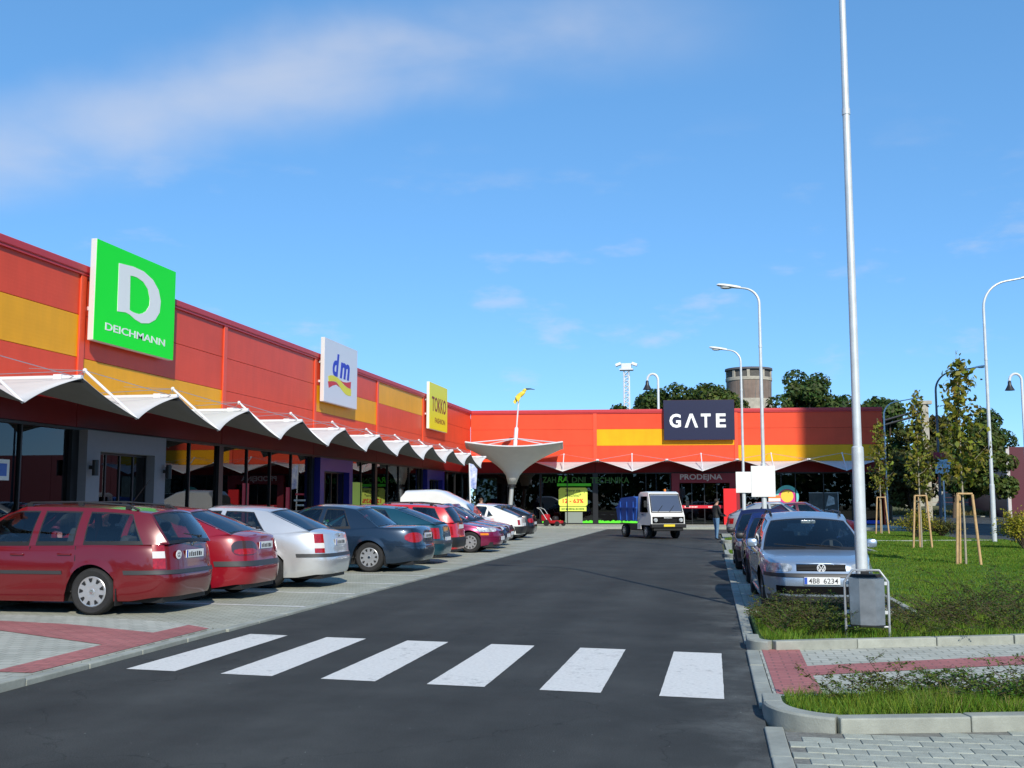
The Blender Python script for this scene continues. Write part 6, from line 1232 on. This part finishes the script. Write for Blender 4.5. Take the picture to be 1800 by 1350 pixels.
bush('yellow green shrub behind the middle sapling', 9.1, 51.5, 1.15, 1.25, ML_BUSH, 21); bush('yellow green shrub at the right edge of the lawn', 10.4, 39.5, 1.35, 1.3, ML_BUSH, 22, 3600); bush('dark low shrub between the yellow shrub and the side road', 10.3, 52.3, 1.0, .8, ML_OLIVE, 23)
def in_poly(P, x, y):
    c = np.zeros(len(x), bool); n = len(P)
    for i in range(n):
        (x0, y0), (x1, y1) = P[i], P[(i + 1) % n]; q = ((y0 > y) != (y1 > y)); c ^= q & (x < (x1 - x0) * (y - y0) / (y1 - y0 + 1e-12) + x0)
    return c
def grass(name, label, poly, n, hmin, hmax, wd, mt, z=.09, weight=None):
    P = np.array(poly); x = RNG.uniform(P[:, 0].min(), P[:, 0].max(), n * 3); y = RNG.uniform(P[:, 1].min(), P[:, 1].max(), n * 3); k = in_poly(poly, x, y)
    if weight is not None: k &= RNG.uniform(0, 1, len(x)) < weight(x, y)
    x, y = x[k][:n], y[k][:n]; n = len(x); h = RNG.uniform(hmin, hmax, n) * (.75 + .35 * np.sin(x * 3.1 + y * 1.7) * np.sin(y * 2.3)); a = RNG.uniform(0, 2 * PI, n); ln = RNG.normal(0, .35, (n, 2)) * h[:, None]; w_ = wd * RNG.uniform(.7, 1.3, n)
    b0 = np.stack([x - w_ * np.cos(a), y - w_ * np.sin(a), np.full(n, z)], 1); b1 = np.stack([x + w_ * np.cos(a), y + w_ * np.sin(a), np.full(n, z)], 1); tip = np.stack([x + ln[:, 0], y + ln[:, 1], z + h], 1)
    V = np.stack([b0, b1, tip], 1).reshape(-1, 3); me = bpy.data.meshes.new(name); me.vertices.add(3 * n); me.vertices.foreach_set('co', V.ravel()); me.loops.add(3 * n); me.loops.foreach_set('vertex_index', np.arange(3 * n)); me.polygons.add(n); me.polygons.foreach_set('loop_start', np.arange(0, 3 * n, 3)); me.polygons.foreach_set('loop_total', np.full(n, 3)); me.materials.append(mt); me.update(calc_edges=True)
    return tag(link(name, me), label, 'grass', kind='stuff')
MG = leaf_mat('grass_blades', (.060, .17, .010), .5, (.15, .25, .022), .3); MG2 = leaf_mat('long_grass_blades', (.09, .21, .014), .45, (.16, .25, .03), .3); MDRY = leaf_mat('dry_grass_blades', (.30, .25, .10), .3, (.22, .22, .07), .2)
grass('lawn_grass', 'short mown lawn on the right', [(2.92, 15.2), (7.1, 15.42), (12.0, 17.0), (12.0, 30), (2.92, 30)], 120000, .035, .075, .006, MG)
grass('far_lawn_grass', 'mown lawn round the saplings', [(2.92, 30), (12, 30), (12, 48.8), (10.9, 47.7), (5.2, 45), (5.2, 36.3), (2.92, 36.3)], 70000, .04, .08, .011, MG)
grass('back_lawn_grass', 'strip of lawn before the far shop', [(5.15, 45.4), (11.3, 47.5), (10.3, 52), (12, 60), (5.15, 60)], 26000, .05, .09, .016, MG)
for (a, b) in ((33.2, 36.4), (45.0, 47.6)): grass('island_grass', 'grass on the %s traffic island' % ('nearer' if a < 40 else 'farther'), [(.54, a + .4), (.9, a + .1), (2.66, a + .1), (2.66, b - .1), (.9, b - .1), (.54, b - .4)], 6500, .06, .13, .010, MG2)
grass('bed_grass', 'long grass along the kerb of the nearest bed', [(.56, 9.45), (.56, 9.0), (.78, 8.66), (1.06, 8.58), (6.6, 10.0), (6.6, 10.55), (1.1, 9.35)], 22000, .07, .19, .0035, MG2)
grass('bed_dry_grass', 'dry straw blades in the nearest bed', [(1.5, 8.72), (4.5, 9.48), (4.5, 9.75), (1.5, 9.0)], 420, .10, .26, .0035, MDRY)
grass('middle_bed_grass', 'grass tufts in the bed by the litter bin', [(.56, 13.4), (.66, 13.05), (.9, 13.05), (7, 15.4), (7, 16.2), (.56, 16.2)], 24000, .05, .16, .0045, MG2)
grass('verge_weeds', 'rough weeds on the verge before the concrete fence', [(16, 127), (31, 127), (31, 139), (16, 139)], 9000, .25, .8, .06, leaf_mat('weed_blades', (.14, .15, .035), .5, (.22, .18, .07), .2), z=.2)
def ground_cover(name, label, poly, n, L=(.25, .7), seed=1, z=.1, up=.55, leafn=34):
    """arching stems set with tiny leaves"""
    rg = np.random.default_rng(seed); P = np.array(poly); m = MB(); P_ = []; Nn = []; c_ = 0
    while c_ < n:
        x, y = rg.uniform(P[:, 0].min(), P[:, 0].max()), rg.uniform(P[:, 1].min(), P[:, 1].max())
        if not in_poly(poly, np.array([x]), np.array([y]))[0]: continue
        c_ += 1; a = rg.uniform(0, 2 * PI); ln = rg.uniform(*L); u = up * rg.uniform(.4, 1.2); pts = []
        for k in range(6):
            t = k / 5; pts.append(Vector((x + ln * t * math.cos(a) + .05 * math.sin(5 * t + a), y + ln * t * math.sin(a), z + ln * u * math.sin(PI * .62 * t))))
        m.tube([tuple(p) for p in pts], [.004, .004, .0035, .003, .0025, .0015], 3, cap=False)
        for q in range(leafn):
            t = rg.uniform(.08, 1) * 4.999; i = int(t); p = pts[i].lerp(pts[i + 1], t - i); s = rg.choice((-1, 1)); P_.append(np.array(p) + np.array([-math.sin(a) * s * .018, math.cos(a) * s * .018, rg.normal() * .008])); Nn.append(np.array([rg.normal() * .4, rg.normal() * .4, 1]))
        for q in range(3):   # side twigs
            i = rg.integers(1, 5); b = a + rg.choice((-1, 1)) * rg.uniform(.6, 1.1); l2 = ln * rg.uniform(.15, .35); p0 = pts[i]; p1 = p0 + Vector((l2 * math.cos(b), l2 * math.sin(b), l2 * rg.uniform(-.1, .5))); m.tube([tuple(p0), tuple(p1)], [.0025, .0012], 3, cap=False)
            for w_ in range(9): p = p0.lerp(p1, rg.uniform(.1, 1)); P_.append(np.array(p) + rg.normal(size=3) * .012); Nn.append(np.array([rg.normal() * .4, rg.normal() * .4, 1]))
    o = thing(name, label, 'ground cover'); del o['category']; o['category'] = 'ground cover'; o['kind'] = 'stuff'
    s = m.build('twigs', mat('brown_twigs', (.07, .045, .025), .85, var=.2), o); tag(s, kind='stuff'); leaves('leaves', P_, Nn, .030, ML_CO, o, kind='stuff'); return o
ML_CO = leaf_mat('cotoneaster_leaves', (.06, .14, .014), .5, (.115, .12, .022), .32)
ground_cover('creeping_shrub', 'brown green creeping shrub along the back of the nearest bed', [(.95, 9.35), (1.3, 9.2), (6.6, 10.5), (6.6, 11.25), (.95, 9.62)], 420, (.25, .62), 31, .09, .42)
ground_cover('creeping_shrub', 'brown green creeping shrub in the bed left of the litter bin', [(.75, 13.35), (1.5, 13.5), (1.5, 16.1), (.72, 16.1)], 190, (.25, .62), 32, .09, .6)
ground_cover('creeping_shrub', 'brown green creeping shrub in the bed right of the litter bin', [(2.0, 13.55), (7.0, 15.5), (7.2, 17.4), (2.9, 16.2), (2.0, 15.6)], 330, (.3, .75), 33, .09, .55)
ground_cover('creeping_shrub', 'sparse upright shrub twigs on the lawn edge behind the bin', [(3.4, 16.2), (6.0, 16.8), (6.0, 18.6), (3.8, 18)], 110, (.35, .8), 34, .09, .8)

# ------------------------------------------------------------------ background on the right
tw = thing('water_tower', 'round brown brick tower behind the far shop roof', 'tower', (5.05, 141, 0)); M_BRK = brick_mat('brown_tower_brick', (.20, .145, .115), (.27, .20, .16), (.17, .15, .13), .5, .16, .5, .02); M_CONC = mat('weathered_concrete', (.40, .37, .30), .9, var=.2, vscale=2, bump=.2)
m = MB(); m.lathe([(2.80, 0), (2.80, 13.2)], 48); m.lathe([(2.80, 14.6), (2.85, 16.9)], 48); m.build('brick_drum', M_BRK, tw, smooth=60)
m = MB(); m.lathe([(2.80, 13.2), (2.92, 13.25), (2.92, 14.55), (2.80, 14.6)], 48); m.lathe([(2.85, 16.9), (2.93, 16.95), (2.93, 17.3), (2.88, 17.35)], 48); m.build('concrete_band', M_CONC, tw, smooth=40)
m = MB(); m.lathe([(2.72, 17.35), (2.72, 18.25)], 48); m.build('vent_band', mat('dark_vent', (.10, .095, .085), .9, var=.3), tw, smooth=60)
for k in range(9): a = 2 * PI * k / 9 + .3; m = MB(); m.box(-.18, .18, -.08, .08, 17.34, 18.26, M=Matrix.Rotation(a, 4, 'Z') @ Matrix.Translation((0, 2.8, 0))); m.build('vent_pier', M_CONC, tw)
m = MB(); m.lathe([(0, 18.62), (2.98, 18.55), (3.0, 18.3), (2.75, 18.25)], 48); m.build('roof_slab', mat('dark_roof_slab', (.10, .10, .11), .8), tw, smooth=40)
# maroon building at the right edge
mb = thing('maroon_building', 'dark maroon flat building with pale corner strip at the right edge', 'building', (30.75, 122, 0)); M_MAR = mat('dark_maroon_cladding', (.085, .006, .018), .5, var=.08, vscale=1)
for k in range(6): m = MB(); m.box(.35 + 4 * k, 4.33 + 4 * k, 0, .3, 0, 7.4, bev=.02); m.build('wall_panel', M_MAR, mb)
m = MB(); m.box(.0, .34, -.04, .4, 0, 7.45, bev=.02); m.build('corner_strip', mat('pale_corner_strip', (.55, .52, .52), .6), mb); m = MB(); m.box(.02, 24.2, .31, 18, 0, 7.3); m.build('core', M_MAR, mb)
# bank, concrete fence and red building behind it
bk = MB(); G_ = []
for i in range(13): y = 126 + 2.2 * i; G_.append([(x, y, -.02 + 1.15 * min(1, max(0, (y - 127) / 12)) ** .8 + .12 * math.sin(x * .7 + i)) for x in np.arange(13, 110, 4)])
bk.grid(G_, flip=False); o = bk.build('verge', M_SOIL, smooth=60); tag(o, kind='structure')
if o.data.polygons[0].normal.z < 0: o.data.flip_normals()
sheet('far_kerb', [(14.3, 125.6), (31, 125.6), (31, 126.2), (14.3, 126.2)], .1, M_KERB, .15)
fn = thing('concrete_fence', 'pale grey concrete panel fence beyond the side road', 'fence', (18, 141, .95)); M_FEN = mat_obj_random(mat('pale_fence_concrete', (.40, .40, .35), .9, var=.15, vscale=1.5), .07)
pst = MB(); pst.box(-.09, .09, -.1, .1, 0, 3.05); pstm = pst.mesh('fence_post', M_FEN); brd = MB(); brd.box(-1.16, 1.16, -.03, .03, 0, .57, bev=.015); brdm = brd.mesh('fence_board', M_FEN)
for k in range(11):
    o = link('fence_post', pstm, fn); o.location = (2.5 * k, 0, 0)
    if k < 10:
        for q in range(5): o = link('fence_board', brdm, fn); o.location = (2.5 * k + 1.25, random.uniform(-.015, .015), .03 + .59 * q)
rbg = thing('red_building', 'long brick red building seen above the concrete fence', 'building', (20, 175, 0)); M_RB = mat('brick_red_wall', (.30, .06, .05), .8, var=.12, vscale=1)
m = MB(); m.box(0, 40, 0, 12, 0, 7.6); m.build('wall', M_RB, rbg); m = MB(); m.box(-.2, 40.2, -.25, 12, 7.6, 8.1); m.build('roof_edge', mat('dark_red_roof', (.2, .04, .04), .8), rbg)
for k in range(9): m = MB(); m.box(2 + 4.2 * k, 3.6 + 4.2 * k, -.06, -.01, 4.2, 6.2); w1 = m.build('window', mat('pale_window', (.35, .42, .45), .3), rbg); m = MB(); m.box(2.75 + 4.2 * k, 2.85 + 4.2 * k, -.1, -.061, 4.2, 6.2); m.build('window_bar', M_WHITE, w1)
rb2 = thing('pale_building', 'pale orange building glimpsed between the saplings far off', 'building', (27, 200, 0)); m = MB(); m.box(0, 12, 0, 10, 0, 10.2); m.build('wall', mat('pale_orange_wall', (.55, .36, .22), .85, var=.08), rb2); m = MB(); m.box(-.3, 12.3, -.3, 10, 10.2, 10.6); m.build('roof_edge', M_WHITE, rb2)
# pipe bridge behind the shop corner
pb = thing('pipe_bridge', 'dark sloping pipe bridge reaching from the shop corner to a pale pylon', 'pipe bridge', (15.2, 100, 0)); m = MB(); m.tube([(0, 0, 8.8), (3.3, 0, 9.75)], .10, 8); m.build('pipe', M_DARK, pb); m = MB(); m.tube([(0, 0, 8.4), (3.3, 0, 9.35)], .10, 8); m.build('pipe', M_DARK, pb)
m = MB(); m.box(3.2, 3.75, -.25, .25, 0, 10.2); m.build('pylon', M_CONC, pb); m = MB(); m.box(2.95, 4.05, -.35, .35, 10.2, 10.5); m.build('pylon_head', M_CONC, pb)
# unseen tall drum added at the right to shade the far shop's end
sl = thing('shadow_drum', 'tall round concrete drum added out of view to shade the far shop', 'shadow caster', (43.2, 10.6, 0)); m = MB(); m.lathe([(9, -.1), (9, 61)], 64); m.build('drum', M_CONC, sl, smooth=40)
for z in (12, 24, 36, 48): m = MB(); m.lathe([(9.0, z), (9.12, z + .1), (9.12, z + .6), (9.0, z + .7)], 64); m.build('band', M_CONC, sl, smooth=40)
m = MB(); m.lathe([(9.3, 61), (9.3, 61.6), (0, 62.5)], 64); m.build('roof_cap', MATS['dark_roof_slab'], sl, smooth=40)
P_ = []; Nn = []
for k in range(15000):
    x = RNG.uniform(-110, 90); hmax = 11 + 2.5 * math.sin(x * .13) + 2 * math.sin(x * .41 + 2); z = RNG.uniform(0, 1) ** .7 * hmax; P_.append((x, -75 + RNG.normal() * 4 - .12 * z, z)); Nn.append((RNG.normal() * .6, 1 + RNG.normal() * .6, RNG.normal() * .6 + .5))
o = leaves('added_wood', P_, Nn, 1.5, ML_DARK); tag(o, 'belt of dark trees added behind the viewer to darken window reflections', 'trees', kind='stuff')  # unseen belt of trees added to darken reflections in the far windows
sheet('far_wood_floor', [(-400, 240), (400, 240), (400, 260), (-400, 260)], .02, M_SOIL)
P_ = []; Nn = []
for k in range(16000):
    x = RNG.uniform(-60, 260); hmax = 7 + 2.5 * math.sin(x * .11) + 1.5 * math.sin(x * .37 + 1); z = RNG.uniform(0, 1) ** .7 * hmax; P_.append((x, 235 + RNG.normal() * 5, z)); Nn.append((RNG.normal() * .6, -1 + RNG.normal() * .6, RNG.normal() * .6 + .5))
o = leaves('far_wood', P_, Nn, 1.1, ML_DARK); tag(o, 'distant belt of dark trees along the horizon', 'trees', kind='stuff')
bpy.context.view_layer.update()
